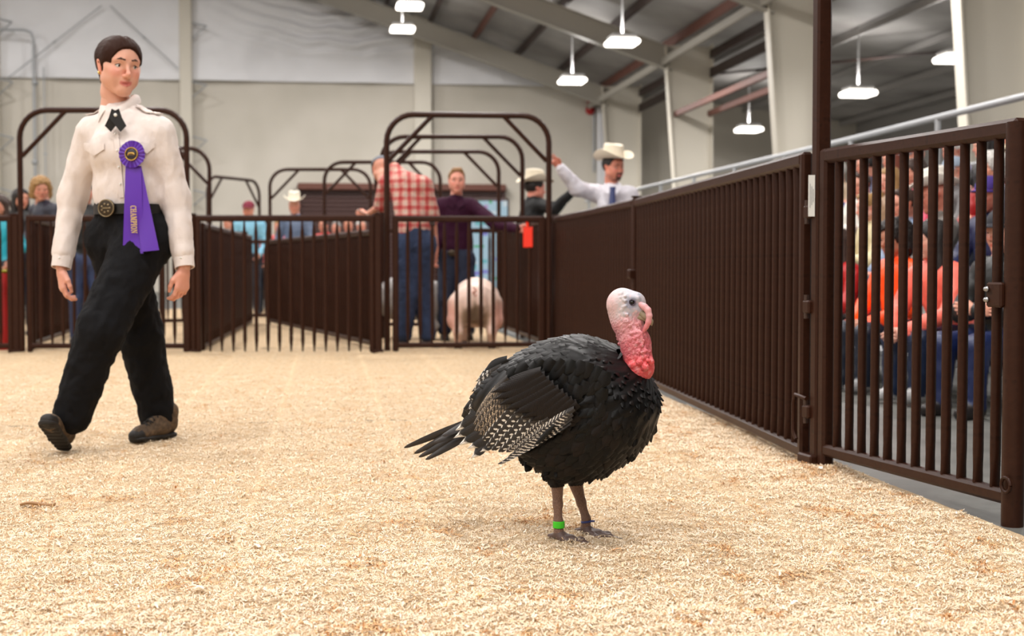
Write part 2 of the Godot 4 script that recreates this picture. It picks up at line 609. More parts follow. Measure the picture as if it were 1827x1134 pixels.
	# diagonal rods on the end wall
	for e in [[30, 150, 190, 20, "thin cross rod on the white lining at far left"], [205, 20, 322, 128, "thin cross rod meeting the post behind the young woman"]]:
		var a := P(e[0], e[1], 41.0); var b := P(e[2], e[3], 41.0)
		a.z = ZB + 0.33; b.z = ZB + 0.33
		var t := thing("cross_rod", e[4], "rod", a)
		partw("rod", Geo.new().tube([a, b], 0.018, 6), M.galvanised, t)
		partw("turnbuckle", Geo.new().tube([a.lerp(b, 0.48), a.lerp(b, 0.52)], 0.035, 6), M.galvanised, t)
	# pipework at the left
	var q := [P(-20, 67, 41.0), P(60, 67, 41.0), P(72, 71, 41.0), P(76, 82, 41.0), P(80, 390, 41.0)]
	for k in q.size(): q[k].z = ZB + 0.5
	var t := thing("wall_pipe", "grey pipe turning down the end wall at far left", "pipe", q[4])
	partw("pipe", Geo.new().tube(q, 0.04, 8), M.galvanised, t)
	for y in [158, 295]:
		var a := P(78.5, y, 41.0); a.z = ZB + 0.5
		partw("collar", Geo.new().ball(a, Vector3.ONE * 0.085), M.galvanised, t)
	var a2 := P(92, 130, 41.0); a2.z = ZB + 0.4
	var b2 := P(97, 380, 41.0); b2.z = ZB + 0.4
	t = thing("wall_conduit", "thin conduit beside the grey pipe on the end wall", "pipe", b2)
	partw("conduit", Geo.new().tube([a2, b2], 0.022, 6), M.galvanised, t)
	partw("clip", Geo.new().box(a2.lerp(b2, 0.6), Vector3(0.09, 0.05, 0.06)), M.galvanised, t)
	# alarm bell and its conduit
	var al := P(1071, 186, 40.6); al.z = ZB + 0.1
	t = thing("alarm_bell", "small red alarm bell on the wall left of the broad white pier", "alarm", al)
	part("bell", Geo.new().lathe([Vector2(0, 0.1), Vector2(0.09, 0.09), Vector2(0.14, 0.03), Vector2(0.14, 0), Vector2(0, 0)], Vector3.ZERO, Basis(Vector3.RIGHT, PI / 2), 16).smooth(), M.red_paint, t)
	part("back_box", Geo.new().box(Vector3(0, 0.25, -0.02), Vector3(0.16, 0.2, 0.1), Basis(), 0.01), M.red_paint, t)
	var b3 := P(1078, 300, 40.6); b3.z = ZB + 0.35
	part("conduit", Geo.new().tube([Vector3(0.12, 0.3, -0.03), Vector3(0.12, b3.y - al.y, -0.03)], 0.03, 6), M.galvanised, t)
	# roller door
	var dl := P(537, 333, 41.0); var dr := P(902, 333, 41.0)
	var dt := thing("roller_door", "wide dark brown roller door in the end wall behind the pens", "door", Vector3((dl.x + dr.x) / 2, 0, ZB + 0.12))
	var w := dr.x - dl.x
	for k in 24:
		var s := Geo.new().box(Vector3(0, 0.06 + k * 0.122, 0.0), Vector3(w, 0.112, 0.05), Basis(), 0.012)
		part("slat", s, M.door_brown, dt)
	part("hood", Geo.new().box(Vector3(0, 3.02, 0.1), Vector3(w + 0.2, 0.2, 0.3), Basis(), 0.03), M.red_iron, dt)
	for s in [-1, 1]: part("guide", Geo.new().box(Vector3(s * (w / 2 + 0.05), 1.47, 0.03), Vector3(0.1, 2.94, 0.14), Basis(), 0.01), M.door_brown, dt)
	# brace rods across the lean-to roof
	for e in [[9.2, 5.6, -17.5, 15.2, 4.95, -22.5, "thin brace rod crossing under the grey side roof, nearer the camera"], [9.2, 5.3, -33.0, 15.2, 4.6, -20.0, "thin brace rod crossing under the grey side roof, farther off"]]:
		var a := Vector3(e[0], e[1], e[2]); var b := Vector3(e[3], e[4], e[5])
		t = thing("brace_rod", e[6], "rod", a)
		partw("rod", Geo.new().tube([a, b], 0.03, 6), M.dark_iron, t)
		partw("turnbuckle", Geo.new().tube([a.lerp(b, 0.49), a.lerp(b, 0.51)], 0.05, 6), M.dark_iron, t)

func lamp(at: Vector3, label: String, energy: float, up := 0.0):
	var t := thing("ceiling_lamp", label, "lamp", at, "square high-bay lamps under the roof")
	var s := 0.62
	part("lens", Geo.new().box(Vector3(0, 0.02, 0), Vector3(s, 0.1, s), Basis(), 0.03), M.lamp_glow, t)
	part("housing", Geo.new().box(Vector3(0, 0.12, 0), Vector3(s * 0.86, 0.1, s * 0.86), Basis(), 0.03), M.lamp_body, t)
	part("hanger", Geo.new().tube([Vector3(0, 0.16, 0), Vector3(0, roof_at(at.x) - at.y + 0.02, 0)], 0.02, 6), M.lamp_body, t)
	var l := AreaLight3D.new()
	l.name = "light"
	l.area_size = Vector2(s, s)
	l.light_energy = energy
	l.light_color = Color(1.0, 0.985, 0.975)
	l.shadow_enabled = true
	l.area_range = 60.0
	l.area_attenuation = 2.0
	l.rotation.x = -PI / 2
	l.position.y = -0.06
	t.add_child(l)
	if up > 0.0:      # a frosted strip on top of the housing lets some light up to the roof
		part("uplight_strip", Geo.new().box(Vector3(0, 0.172, 0), Vector3(s * 0.6, 0.006, s * 0.6), Basis(), 0.002), M.lamp_glow, t)
		var u: AreaLight3D = l.duplicate()
		u.name = "uplight"
		u.area_size = Vector2(s, s) * 0.6
		u.light_energy = energy * up
		u.rotation.x = PI / 2
		u.position.y = 0.22
		t.add_child(u)

func build_lamps():
	var e := 24.0
	lamp(P(718, 54, 36.8), "lower of the two small lamps high on the left", e, 0.05)
	lamp(P(731, 13, 33.8), "upper of the two small lamps high on the left", e, 0.05)
	lamp(P(1110, 78, 28.7), "bright lamp under the sloping roof, above the pointing man", e, 0.12)
	lamp(P(1021, 146, 34.4), "bright lamp near the end wall, left of the red alarm", e, 0.12)
	lamp(P(1336, 233, 37.0), "smallest lamp under the grey side roof, between two columns", e * 0.7, 0.15)
	lamp(P(1531, 169, 29.4), "lamp under the grey side roof, right of the tall fence post", e * 0.7, 0.15)
	lamp(P(1706, 107, 25.0), "lamp under the grey side roof, against the nearest column", e * 0.7, 0.15)
	for x in [2.0, -3.0, -8.0, -13.0, -18.0]:
		for d in [-9.0, -3.0, 3.0, 9.0, 15.0, 21.0, 28.0, 35.0]:
			if x > 0 and d > 25.0: continue
			lamp(Vector3(x, roof_at(x) - 1.0, -d), "square high-bay lamp hanging over the ring, out of the picture", e * 1.05, 0.1 if x > 0 and d > 10 else 0.0)
	for d in [17.0]: lamp(Vector3(6.0, roof_at(6.0) - 1.0, -d), "square lamp over the bleacher, above the picture", e, 0.1)
	for d in [11.0, 19.0]:
		lamp(Vector3(11.3, 4.4, -d), "square lamp under the side roof, out of the picture", e * 1.15, 0.15)

# ---------- shavings ----------
func build_ground():
	var straw := noise_tex(0.05, [Color(0.84, 0.72, 0.57), Color(0.92, 0.84, 0.72), Color(0.94, 0.88, 0.77), Color(0.97, 0.92, 0.83), Color(0.92, 0.84, 0.72)], 1024, 5, 21)
	var blotch := noise_tex(0.014, [Color(0.80, 0.75, 0.68), Color(1, 1, 1), Color(0.97, 0.94, 0.9), Color(0.9, 0.84, 0.76)], 512, 4, 22)
	mat("shavings", Color(0.97, 0.92, 0.86), 0.85, {"albedo_texture": straw, "uv1_triplanar": true, "uv1_world_triplanar": true, "uv1_scale": Vector3.ONE * 1.9,
		"detail_enabled": true, "detail_albedo": blotch, "detail_blend_mode": BaseMaterial3D.BLEND_MODE_MUL, "detail_uv_layer": BaseMaterial3D.DETAIL_UV_1,
		"heightmap_enabled": true, "heightmap_texture": noise_tex(0.09, [Color.BLACK, Color.WHITE], 1024, 4, 23), "heightmap_scale": 1.2})
	var g := Geo.new()
	# three sheets, finer near the camera: x range, depth range, cell; they run on to the right only under the fence
	for e in [[-3.0, 1.98, 0.6, 7.0, 0.024], [-5.4, 1.98, 7.0, 13.2, 0.06], [-10.0, -5.4, 7.0, 13.2, 0.3], [-10.0, -3.0, 0.6, 7.0, 0.2], [-10.0, 1.98, 13.2, 25.0, 0.15], [-10.0, 1.98, -4.0, 0.6, 0.25]]:
		var nu := int((e[1] - e[0]) / e[4])
		var nv := int((e[3] - e[2]) / e[4])
		g.grid(nu, nv, func(u: float, v: float) -> Vector3:
			var x := lerpf(e[0], e[1], u)
			var z := -lerpf(e[2], e[3], v)
			var edge := clampf((1.99 - x) / 0.06, 0.0, 1.0)
			return Vector3(x, maxf(gh(x, z), 0.003) * edge + 0.002, z))
	g.smooth()
	var bed := part("wood_shavings", g, M.shavings, self)
	bed.set_meta("label", "pale wood shavings spread over the floor of the show ring")
	bed.set_meta("category", "bedding")
	bed.set_meta("kind", "stuff")
	# loose curls and slivers lying on the bed
	var curl := Geo.new()
	curl.grid(4, 1, func(u: float, v: float) -> Vector3:
		var a := (u - 0.5) * 2.6
		return Vector3(sin(a) * 0.55, (1.0 - cos(a)) * 0.42, (v - 0.5) * 0.22 + 0.15 * u))
	curl.smooth()
	var sliver := Geo.new()
	sliver.grid(2, 1, func(u: float, v: float) -> Vector3: return Vector3(u - 0.5, 0.14 * sin(u * PI), (v - 0.5) * (0.15 - 0.06 * u)))
	sliver.smooth()
	mat("flakes", Color.WHITE, 0.8, {"vertex_color_use_as_albedo": true})
	var tones := [Color(0.96, 0.90, 0.81), Color(0.95, 0.88, 0.77), Color(0.98, 0.94, 0.87), Color(0.93, 0.85, 0.72), Color(0.99, 0.96, 0.91), Color(0.87, 0.71, 0.52), Color(0.90, 0.76, 0.57), Color(0.74, 0.52, 0.32)]
	for which in 2:
		var n := 125000 if which == 0 else 175000
		var mm := MultiMesh.new()
		mm.transform_format = MultiMesh.TRANSFORM_3D
		mm.use_colors = true
		mm.mesh = (curl if which == 0 else sliver).mesh()
		mm.instance_count = n
		var buf := PackedFloat32Array()
		buf.resize(n * 16)
		for k in n:
			var t := rng.randf()
			var d := 2.6 + 7.2 * pow(t, 1.75)
			var px := rng.randf_range(-60, 1890) if rng.randf() < 0.85 else rng.randf_range(-1100, 2600)
			var p := Vector3(0, 0, 0) + c_flat * d + c_right * ((px - 913.5) / FPX * d)
			if p.x > 1.93: p.x = 1.93 - rng.randf() * 0.5
			var s := rng.randf_range(0.006, 0.014) * (1.0 if rng.randf() > 0.08 else 1.7)
			if which: s *= 1.35
			var tilt := 0.38
			var b := Basis(Vector3.UP, rng.randf() * TAU) * Basis(Vector3.RIGHT, rng.randf_range(-tilt, tilt)) * Basis(Vector3.BACK, rng.randf_range(-tilt, tilt) + (PI if rng.randf() < 0.3 else 0.0))
			b = b.scaled(Vector3.ONE * s)
			var h := maxf(gh(p.x, p.z), 0.003) + 0.003 + rng.randf() * 0.004
			var damp := ground_noise.get_noise_2d(p.x * 160.0 + 70.0, p.z * 110.0) + 0.45 * ground_noise.get_noise_2d(p.x * 700.0, p.z * 500.0 + 90.0)
			var pick := rng.randf() * rng.randf() * 7.0
			if damp > 0.34 and rng.randf() < (damp - 0.30) * 3.0: pick = 5.0 + rng.randf() * 3.0
			var c: Color = tones[clampi(int(pick), 0, 7)].srgb_to_linear()
			c = c * Color(0.95, 0.91, 0.86) * rng.randf_range(0.90, 1.04)
			var o := k * 16
			buf[o] = b.x.x; buf[o + 1] = b.y.x; buf[o + 2] = b.z.x; buf[o + 3] = p.x
			buf[o + 4] = b.x.y; buf[o + 5] = b.y.y; buf[o + 6] = b.z.y; buf[o + 7] = h
			buf[o + 8] = b.x.z; buf[o + 9] = b.y.z; buf[o + 10] = b.z.z; buf[o + 11] = p.z
			buf[o + 12] = c.r; buf[o + 13] = c.g; buf[o + 14] = c.b; buf[o + 15] = 1.0
		mm.buffer = buf
		var mi := MultiMeshInstance3D.new()
		mi.name = "shaving_curls" if which == 0 else "shaving_slivers"
		mi.multimesh = mm
		mi.material_override = M.flakes
		bed.add_child(mi)
		mi.set_meta("kind", "stuff")
	# a few darker clumps
	var spots := [[1010, 948, 0.03, "small brown clump of shavings behind the turkey's feet"], [1720, 990, 0.05, "darker patch of shavings below the right gate"], [940, 935, 0.04, "orange-brown clump of shavings left of the turkey's feet"]]
	for s in spots:
		var p := PG(s[0], s[1])
		var cl := Geo.new()
		for k in 46:
			var q := Vector3(rng.randfn() * s[2], 0, rng.randfn() * s[2] * 0.7)
			var hh := maxf(gh(p.x + q.x, p.z + q.z), 0.003) - gh(p.x, p.z)
			cl.tint = tones[[3, 5, 7, 5][k % 4]].srgb_to_linear() * 0.8
			cl.add(curl, Transform3D((Basis(Vector3.UP, rng.randf() * TAU) * Basis(Vector3.RIGHT, rng.randf_range(-0.6, 0.6))).scaled(Vector3.ONE * rng.randf_range(0.01, 0.02)), q + Vector3(0, hh + 0.008, 0)), cl.tint)
		var o := part("shavings_clump", cl, M.flakes, self)
		o.name = numbered("shavings_clump")
		o.position = Vector3(p.x, gh(p.x, p.z), p.z)
		o.set_meta("label", s[3]); o.set_meta("category", "bedding"); o.set_meta("kind", "stuff")

	var wp := PG(68, 914)
	var st := thing("wood_stick", "flat brown wood stick lying on the shavings at lower left", "stick", Vector3(wp.x, gh(wp.x, wp.z) + 0.012, wp.z), "", Basis(c_right, Vector3.UP, -c_flat) * Basis(Vector3.UP, 0.12))
	var sg := Geo.new()
	sg.sheet(10, 2, func(u: float, v: float) -> Vector3: return Vector3((u - 0.5) * 0.105, 0.004 * sin(u * 6.0), (v - 0.5) * (0.026 - 0.008 * absf(u - 0.4))), 0.006)
	part("stick", sg, mat("stick_wood", Color(0.55, 0.40, 0.24), 0.8), st)
	for e in [[458, 984], [355, 1065], [1465, 848], [1420, 1090]]:
		var q := PG(e[0], e[1])
		var ch := thing("wood_chip", ["pale curled wood chip lying left of the picture's centre bottom", "pale wood chip near the lower left corner", "white wood chip at the foot of the tall post", "pale wood chip at the lower right"][[458, 355, 1465, 1420].find(e[0])], "chip", Vector3(q.x, gh(q.x, q.z) + 0.008, q.z))
		var cg := Geo.new()
		cg.sheet(6, 2, func(u: float, v: float) -> Vector3: return Vector3((u - 0.5) * 0.022, 0.006 * sin(u * PI), (v - 0.5) * (0.014 - 0.004 * u)).rotated(Vector3.UP, e[0]), 0.002)
		part("chip", cg, mat_once("pale_wood", Color(0.97, 0.94, 0.88)), ch)

# ---------- tube steel ----------
func bar_mesh(h: float, r: float, crimp := 0.6) -> ArrayMesh:      # round tube, flattened where it meets the rails; x runs along the fence
	var g := Geo.new()
	var ys := [0.0, 0.035, 0.10, h - 0.10, h - 0.035, h]
	var sx := [crimp * 0.75, crimp, 1.0, 1.0, crimp, crimp * 0.75]
	var sides := 8
	for k in ys.size():
		for s in sides + 1:
			var a := TAU * s / sides
			g.vert(Vector3(cos(a) * r * sx[k], ys[k], -sin(a) * r * (1.0 + (1.0 - sx[k]) * 0.25)), Vector3.ZERO, Vector2(float(s) / sides, ys[k]))
	for k in ys.size() - 1:
		for s in sides:
			var a := k * (sides + 1) + s
			g.quad(a, a + 1, a + sides + 2, a + sides + 1)
	g.smooth()
	return g.mesh()

# a fence panel from a to b on the ground: rails, two stiles and single bars
func panel(label: String, a: Vector3, b: Vector3, o := {}) -> Node3D:
	var d := b - a
	d.y = 0
	var len := d.length()
	var x := d / len
	var t := thing(o.get("name", "fence_panel"), label, o.get("category", "fence"), Vector3(a.x, 0, a.z), o.get("group", "brown tube fence panels"), Basis(x, Vector3.UP, x.cross(Vector3.UP)))
	var h0: float = o.get("bottom", 0.07)
	var h1: float = o.get("top", 1.185)
	var r: float = o.get("bar_r", 0.0165)
	var m: Material = M.fence_brown
	part("top_rail", Geo.new().beam(Vector3(0, h1, 0), Vector3(len, h1, 0), 0.05, 0.055, Vector3.UP, 0.012), m, t)
	if o.get("rail", true):
		part("bottom_rail", Geo.new().beam(Vector3(0, h0, 0), Vector3(len, h0, 0), 0.045, 0.045, Vector3.UP, 0.01), m, t)
	var st: float = o.get("stile", 0.045)
	for e in [0.0, len]:
		part("stile", Geo.new().beam(Vector3(e, 0.015, 0), Vector3(e, h1 + 0.0275, 0), st, st, Vector3.RIGHT, 0.01), m, t)
	var n: int = o.get("bars", int(len / 0.1) - 1)
	var low: float = h0 + 0.02 if o.get("rail", true) else 0.02
	var key := "bar_%.3f_%.3f" % [h1 - low, r]
	if not shape.has(key): shape[key] = bar_mesh(h1 - 0.025 - low, r)
	for k in n:
		var mi := part("bar", shape[key], m, t)
		mi.position = Vector3(len * (k + 1.0) / (n + 1.0), low, 0)
	return t

# hoop of tube over a gateway
func hoop(label: String, a: Vector3, b: Vector3, h: float, r := 0.024, low := 0.02) -> Node3D:
	var d := b - a
	d.y = 0
	var len := d.length()
	var x := d / len
	var t := thing("gate_hoop", label, "gate frame", Vector3(a.x, 0, a.z), "arched gate hoops over the pens", Basis(x, Vector3.UP, x.cross(Vector3.UP)))
	var pts := [Vector3(0, low, 0), Vector3(0, h - 0.24, 0)]
	for k in range(1, 7): pts.append(Vector3(0.24 - 0.24 * cos(k * PI / 14), h - 0.24 + 0.24 * sin(k * PI / 14), 0))
	pts.append(Vector3(0.24, h, 0)); pts.append(Vector3(len - 0.24, h, 0))
	for k in range(1, 7): pts.append(Vector3(len - 0.24 + 0.24 * sin(k * PI / 14), h - 0.24 + 0.24 * cos(k * PI / 14), 0))
	pts.append(Vector3(len, h - 0.24, 0)); pts.append(Vector3(len, low, 0))
	part("arch", Geo.new().tube(pts, r, 8), M.fence_brown, t)
	part("brace", Geo.new().tube([Vector3(0.02, h - 0.40, 0), Vector3(0.40, h - 0.01, 0)], r * 0.8, 8), M.fence_brown, t)
	part("brace", Geo.new().tube([Vector3(len - 0.02, h - 0.40, 0), Vector3(len - 0.40, h - 0.01, 0)], r * 0.8, 8), M.fence_brown, t)
	return t

func build_fences():
	# --- the right-hand side of the ring
	var post := PG(1461, 838)
	var near := PG(1806, 938)
	var dir := (near - post); dir.y = 0
	var gate_a := post + dir.normalized() * 0.05
	var h := 1.2
	var t := panel("nearest brown tube gate at right with twelve open bars and wide latch plate", gate_a, near, {"name": "ring_gate", "category": "gate", "group": "", "bars": 12, "stile": 0.05, "bottom": 0.085, "top": 1.185})
	var len := gate_a.distance_to(near)
	part("end_post", Geo.new().tube([Vector3(len, 0.0, 0), Vector3(len, 1.2, 0)], 0.033, 12), M.fence_brown, t, "thick round end post of the gate")
	part("latch_plate", Geo.new().box(Vector3(len - 0.045, 0.69, 0.036), Vector3(0.075, 0.075, 0.02), Basis(), 0.006), M.fence_brown, t, "square steel latch plate")
	for y in [0.675, 0.707]:
		part("bolt", Geo.new().lathe([Vector2(0, 0.012), Vector2(0.006, 0.010), Vector2(0.009, 0.003), Vector2(0.009, 0), Vector2(0, 0)], Vector3(len - 0.072, y, 0.047), Basis(Vector3.RIGHT, PI / 2), 10).smooth(), M.steel, t, "shiny steel bolt head")
	var ring := []
	for k in 15: ring.append(Vector3(len + 0.03 + 0.022 * cos(k * TAU / 14), 0.13 + 0.022 * sin(k * TAU / 14), 0.045))
	part("latch_ring", Geo.new().tube(ring, 0.006, 6, false), M.fence_brown, t)
	# the tall post and what is fixed to it
	t = thing("tall_post", "tall square brown post rising out of the picture beside the ring gate", "post", Vector3(post.x, 0, post.z), "", Basis(dir.normalized(), Vector3.UP, dir.normalized().cross(Vector3.UP)))
	part("shaft", Geo.new().box(Vector3(0, 1.75, 0), Vector3(0.05, 3.5, 0.06), Basis(), 0.008), M.fence_brown, t)
	part("cap_arm", Geo.new().tube([Vector3(0.0, 1.92, 0.0), Vector3(0.10, 2.05, 0.0), Vector3(0.32, 2.3, 0)], 0.018, 8), M.fence_brown, t)
	for y in [0.22, 0.62, 0.98]:
		part("hinge", Geo.new().box(Vector3(-0.035, y, 0.02), Vector3(0.05, 0.05, 0.05), Basis(), 0.006), M.fence_brown, t)
		part("hinge_pin", Geo.new().tube([Vector3(-0.045, y - 0.045, 0.035), Vector3(-0.045, y + 0.045, 0.035)], 0.009, 8), M.fence_brown_worn, t)
	var hook := [Vector3(-0.03, 0.27, 0.04), Vector3(-0.10, 0.28, 0.05), Vector3(-0.115, 0.25, 0.05), Vector3(-0.115, 0.14, 0.05), Vector3(-0.09, 0.11, 0.05)]
	part("drop_hook", Geo.new().tube(hook, 0.008, 7), M.fence_brown, t)
	part("foot_plate", Geo.new().box(Vector3(-0.03, 0.03, 0.01), Vector3(0.11, 0.06, 0.08), Basis(), 0.006), M.fence_brown, t)
	# far panels of the same side
	var j1 := PG(1446, 832)
	j1 += Vector3(-0.02, 0, -0.02)
	var mid := PH(1135, 9.35, 0)
	var far := PH(985, 13.0, 0)
	panel("long brown fence panel behind the turkey's head, from the tall post to the joint", j1, mid, {"bars": 36, "bottom": 0.06, "bar_r": 0.019})
	panel("long brown fence panel farther along, from the joint to the far corner", mid + (far - mid).normalized() * 0.06, far, {"bars": 36, "bottom": 0.06, "bar_r": 0.02})
	var jp := thing("joint_post", "short brown post at the joint of the two long side panels", "post", mid, "")
	part("shaft", Geo.new().box(Vector3(0, 0.61, 0), Vector3(0.055, 1.22, 0.055), Basis(), 0.01), M.fence_brown, jp)
	part("cap", Geo.new().box(Vector3(0, 1.225, 0), Vector3(0.062, 0.012, 0.062), Basis(), 0.004), M.fence_brown, jp)
	part("clamp", Geo.new().box(Vector3(-0.02, 0.72, 0.0), Vector3(0.075, 0.06, 0.075), Basis(), 0.008), M.fence_brown, jp)
	# paper label on the stile left of the tall post
	var lp := P(1448, 349, post.dot(c_flat) - 0.02)
	t = thing("paper_tag", "narrow white paper tag taped upright beside the tall post", "label", lp, "", Basis(c_right, Vector3.UP, -c_flat))
	part("sheet", Geo.new().box(Vector3.ZERO, Vector3(0.024, 0.155, 0.003)), M.paper, t)
	var ink := mat("ink", Color(0.45, 0.46, 0.48), 0.9)
	for k in 3: part("print_line", Geo.new().box(Vector3(-0.006 + k * 0.006, 0.0, 0.0022), Vector3(0.0016, 0.09 - k * 0.02, 0.0012)), ink, t)
	# --- the far side of the ring
	var D := 12.45
	var l0 := PH(-70, D, 0); var l1 := PH(20, D, 0); var l2 := PH(40, D, 0); var l3 := PH(332, D, 0)
	panel("short brown fence piece at the far left edge in front of the red cloth", l0, l1, {"bars": 4})
	panel("brown gate behind the walking young woman, under the left hoop", l2 + c_right * 0.07, l3, {"name": "pen_gate", "category": "gate", "bars": 13, "group": "pen gates"})
	hoop("tall arched hoop behind the young woman's shoulders", l2, l3 + c_right * 0.02, 2.125, 0.026)
	for e in [[29, "thick brown gate post at far left beside the red cloth", 0.085], [346, "brown post right of the young woman's hand", 0.05], [675, "thick brown post left of the pig's gate", 0.065]]:
		var p := PH(e[0], D + 0.02, 0)
		var q := thing("gate_post", e[1], "post", p, "posts of the far fence", Basis(c_right, Vector3.UP, -c_flat))
		part("shaft", Geo.new().box(Vector3(0, 0.61, 0), Vector3(e[2], 1.22, 0.06), Basis(), 0.01), M.fence_brown, q)
		part("cap", Geo.new().box(Vector3(0, 1.222, 0), Vector3(e[2] + 0.006, 0.012, 0.066), Basis(), 0.004), M.fence_brown, q)
		part("foot", Geo.new().box(Vector3(0, 0.02, 0), Vector3(e[2] + 0.03, 0.03, 0.09), Basis(), 0.006), M.fence_brown, q)
	var m0 := PH(355, D, 0); var m1 := PH(664, D, 0)
	panel("middle brown fence panel with bare bar ends, between young woman and pig", m0, m1, {"bars": 14, "rail": false})
	var r0 := PH(706, D + 0.1, 0); var r1 := PH(966, D + 0.25, 0)
	panel("brown gate in front of the pig and the man in plaid", r0, r1, {"name": "pen_gate", "category": "gate", "bars": 11, "group": "pen gates", "stile": 0.055})
	hoop("nearest arched hoop above the pig's gate", PH(691, D + 0.1, 0), PH(979, D + 0.25, 0), 2.1, 0.026)
	var corner := PH(992, 12.85, 0)
	var q2 := thing("gate_post", "brown corner post where the far gate meets the long side panels", "post", corner, "posts of the far fence", Basis(c_right, Vector3.UP, -c_flat))
	part("shaft", Geo.new().box(Vector3(0, 0.61, 0), Vector3(0.08, 1.22, 0.06), Basis(), 0.01), M.fence_brown, q2)
	part("cap", Geo.new().box(Vector3(0, 1.222, 0), Vector3(0.086, 0.012, 0.066), Basis(), 0.004), M.fence_brown, q2)
	# pens behind
	panel("side panel running back from the post by the young woman's hand", PH(362, 12.7, 0), PH(448, 18.4, 0), {"bars": 50, "bar_r": 0.02, "bottom": 0.05, "top": 1.13})
	panel("side panel slanting back to the left from the thick post by the pig", PH(664, 12.9, 0), PH(480, 18.3, 0), {"bars": 50, "bar_r": 0.018, "top": 1.07})
	panel("rear panel of the middle pen in front of the distant onlookers", PH(380, 19.9, 0), PH(660, 19.9, 0), {"bars": 20, "top": 1.1})
	panel("side panel of the pig's pen running back from the corner post", PH(975, 13.0, 0), PH(893, 16.8, 0), {"bars": 38, "bar_r": 0.02})
	panel("rear panel of the pig's pen behind the teenager", PH(672, 17.0, 0), PH(889, 16.9, 0), {"bars": 13})
	panel("side panel behind the walking young woman's legs", PH(60, 12.9, 0), PH(165, 17.5, 0), {"bars": 44, "bar_r": 0.018})
	panel("rear panel of the left pen behind the walking young woman", PH(165, 17.6, 0), PH(440, 18.6, 0), {"bars": 20})
	hoop("second arched hoop behind the pig's gate", PH(682, 14.75, 0), PH(932, 14.75, 0), 2.1)
	hoop("third arched hoop behind the teenager", PH(672, 16.7, 0), PH(890, 16.7, 0), 2.1)
	hoop("arched hoop left of the man in plaid, before the roller door", PH(580, 18.4, 0), PH(786, 18.4, 0), 2.1)
	hoop("arched hoop before the left edge of the roller door", PH(483, 19.8, 0), PH(662, 19.8, 0), 2.1)
	hoop("second arched hoop right of the young woman's sleeve", PH(150, 16.2, 0), PH(376, 16.2, 0), 2.1)
	hoop("small slanted hoop farther right of the young woman's sleeve", PH(372, 21.2, 0), PH(464, 22.6, 0), 2.1)
	hoop("small hoop at the far left edge of the picture", PH(-110, 19.5, 0), PH(25, 19.5, 0), 1.74)

func build_bleachers():
	var t := thing("bleacher", "stepped aluminium bleacher carrying the crowd behind the right fence", "bleacher", Vector3(3.3, 0, -18.0))
	for k in 4:
		var x := 0.28 + 0.65 * k
		var y := seat_h(k)
		part("seat_plank", Geo.new().box(Vector3(x, y - 0.02, 4.8), Vector3(0.26, 0.04, 17.0), Basis(), 0.008), M.galvanised, t)
		if k > 0: part("foot_plank", Geo.new().box(Vector3(x - 0.38, y - 0.265, 4.8), Vector3(0.24, 0.035, 17.0), Basis(), 0.008), M.galvanised, t)
		for j in 8:
			part("leg", Geo.new().beam(Vector3(x + 0.05, 0, -3.4 + j * 2.3), Vector3(x + 0.05, y - 0.04, -3.4 + j * 2.3), 0.05, 0.05, Vector3.RIGHT), M.galvanised, t)
	# hand rail along the top row
	var h := 2.2
	var r := thing("hand_rail", "grey steel hand rail running above the bleacher at right", "railing", Vector3(5.9, 0, -32.0))
	part("rail", Geo.new().tube([Vector3(0, h + 0.02, 0), Vector3(0, h, 16.0), Vector3(0, h, 16.6), Vector3(0, h + 0.03, 28.5)], 0.032, 10), M.galvanised, r)
	part("lower_rail", Geo.new().tube([Vector3(0, h - 0.5, 0), Vector3(0, h - 0.5, 28.5)], 0.022, 8), M.galvanised, r)
	for k in 13:
		part("post", Geo.new().tube([Vector3(0, 0.0, 0.4 + k * 2.3), Vector3(0, h, 0.4 + k * 2.3)], 0.03, 8), M.galvanised, r)

func seat_h(k: int) -> float:
	return 0.25 + 0.285 * k

# ---------- the turkey ----------
var tk: Transform3D
func TP(px: float, py: float, zl: float) -> Vector3:     # point on the bird's own lengthwise plane z = zl that the photograph shows at a pixel
	var inv := tk.affine_inverse()
	var o := inv * Vector3(0, EYE, 0)
	var d := inv.basis * ray(px, py)
	return o + d * ((zl - o.z) / d.z)

func feather(w: float, l: float, bend: float, cup: float, style := 0, seed_ := 0) -> Geo:     # base at the origin, along +y, face +z
	var g := Geo.new()
	var nl := 7
	var cols := [-1.0, -0.5, 0.0, 0.5, 1.0]
	for k in nl:
		var t := float(k) / (nl - 1)
		var wide: float
		match style:
			0: wide = w * (0.62 + 0.38 * sin(t * 2.2)) * (1.0 - pow(t, 8.0) * 0.42)      # broad, blunt
			1: wide = w * (0.55 + 0.45 * sin(t * 2.6)) * (1.0 - pow(t, 9.0) * 0.8)
			_: wide = w * (0.45 + 0.55 * pow(sin(minf(t * 2.4, PI * 0.5)), 0.8)) * (1.0 - 0.55 * pow(t, 4.0))  # long quill, pointed
		for c in cols:
			var x: float = c * wide
			var tip := 0.0
			if style < 2: tip = -0.17 * l * c * c * t * t
			else: tip = -0.05 * l * absf(c) * t
			var z: float = -cup * c * c * w + bend * l * t * t + (0.0012 if c == 0.0 else 0.0)
			if k == nl - 1 and absf(c) == 0.5: tip += 0.012 * l * (1.0 if (seed_ % 2) == 0 else -1.0)
			g.vert(Vector3(x, t * l + tip, z), Vector3.ZERO, Vector2(0.5 + 0.5 * c, t))
	var m := cols.size()
	for k in nl - 1:
		for c in m - 1:
			var a := k * m + c
			g.quad(a, a + 1, a + m + 1, a + m)
	g.smooth()
	return g

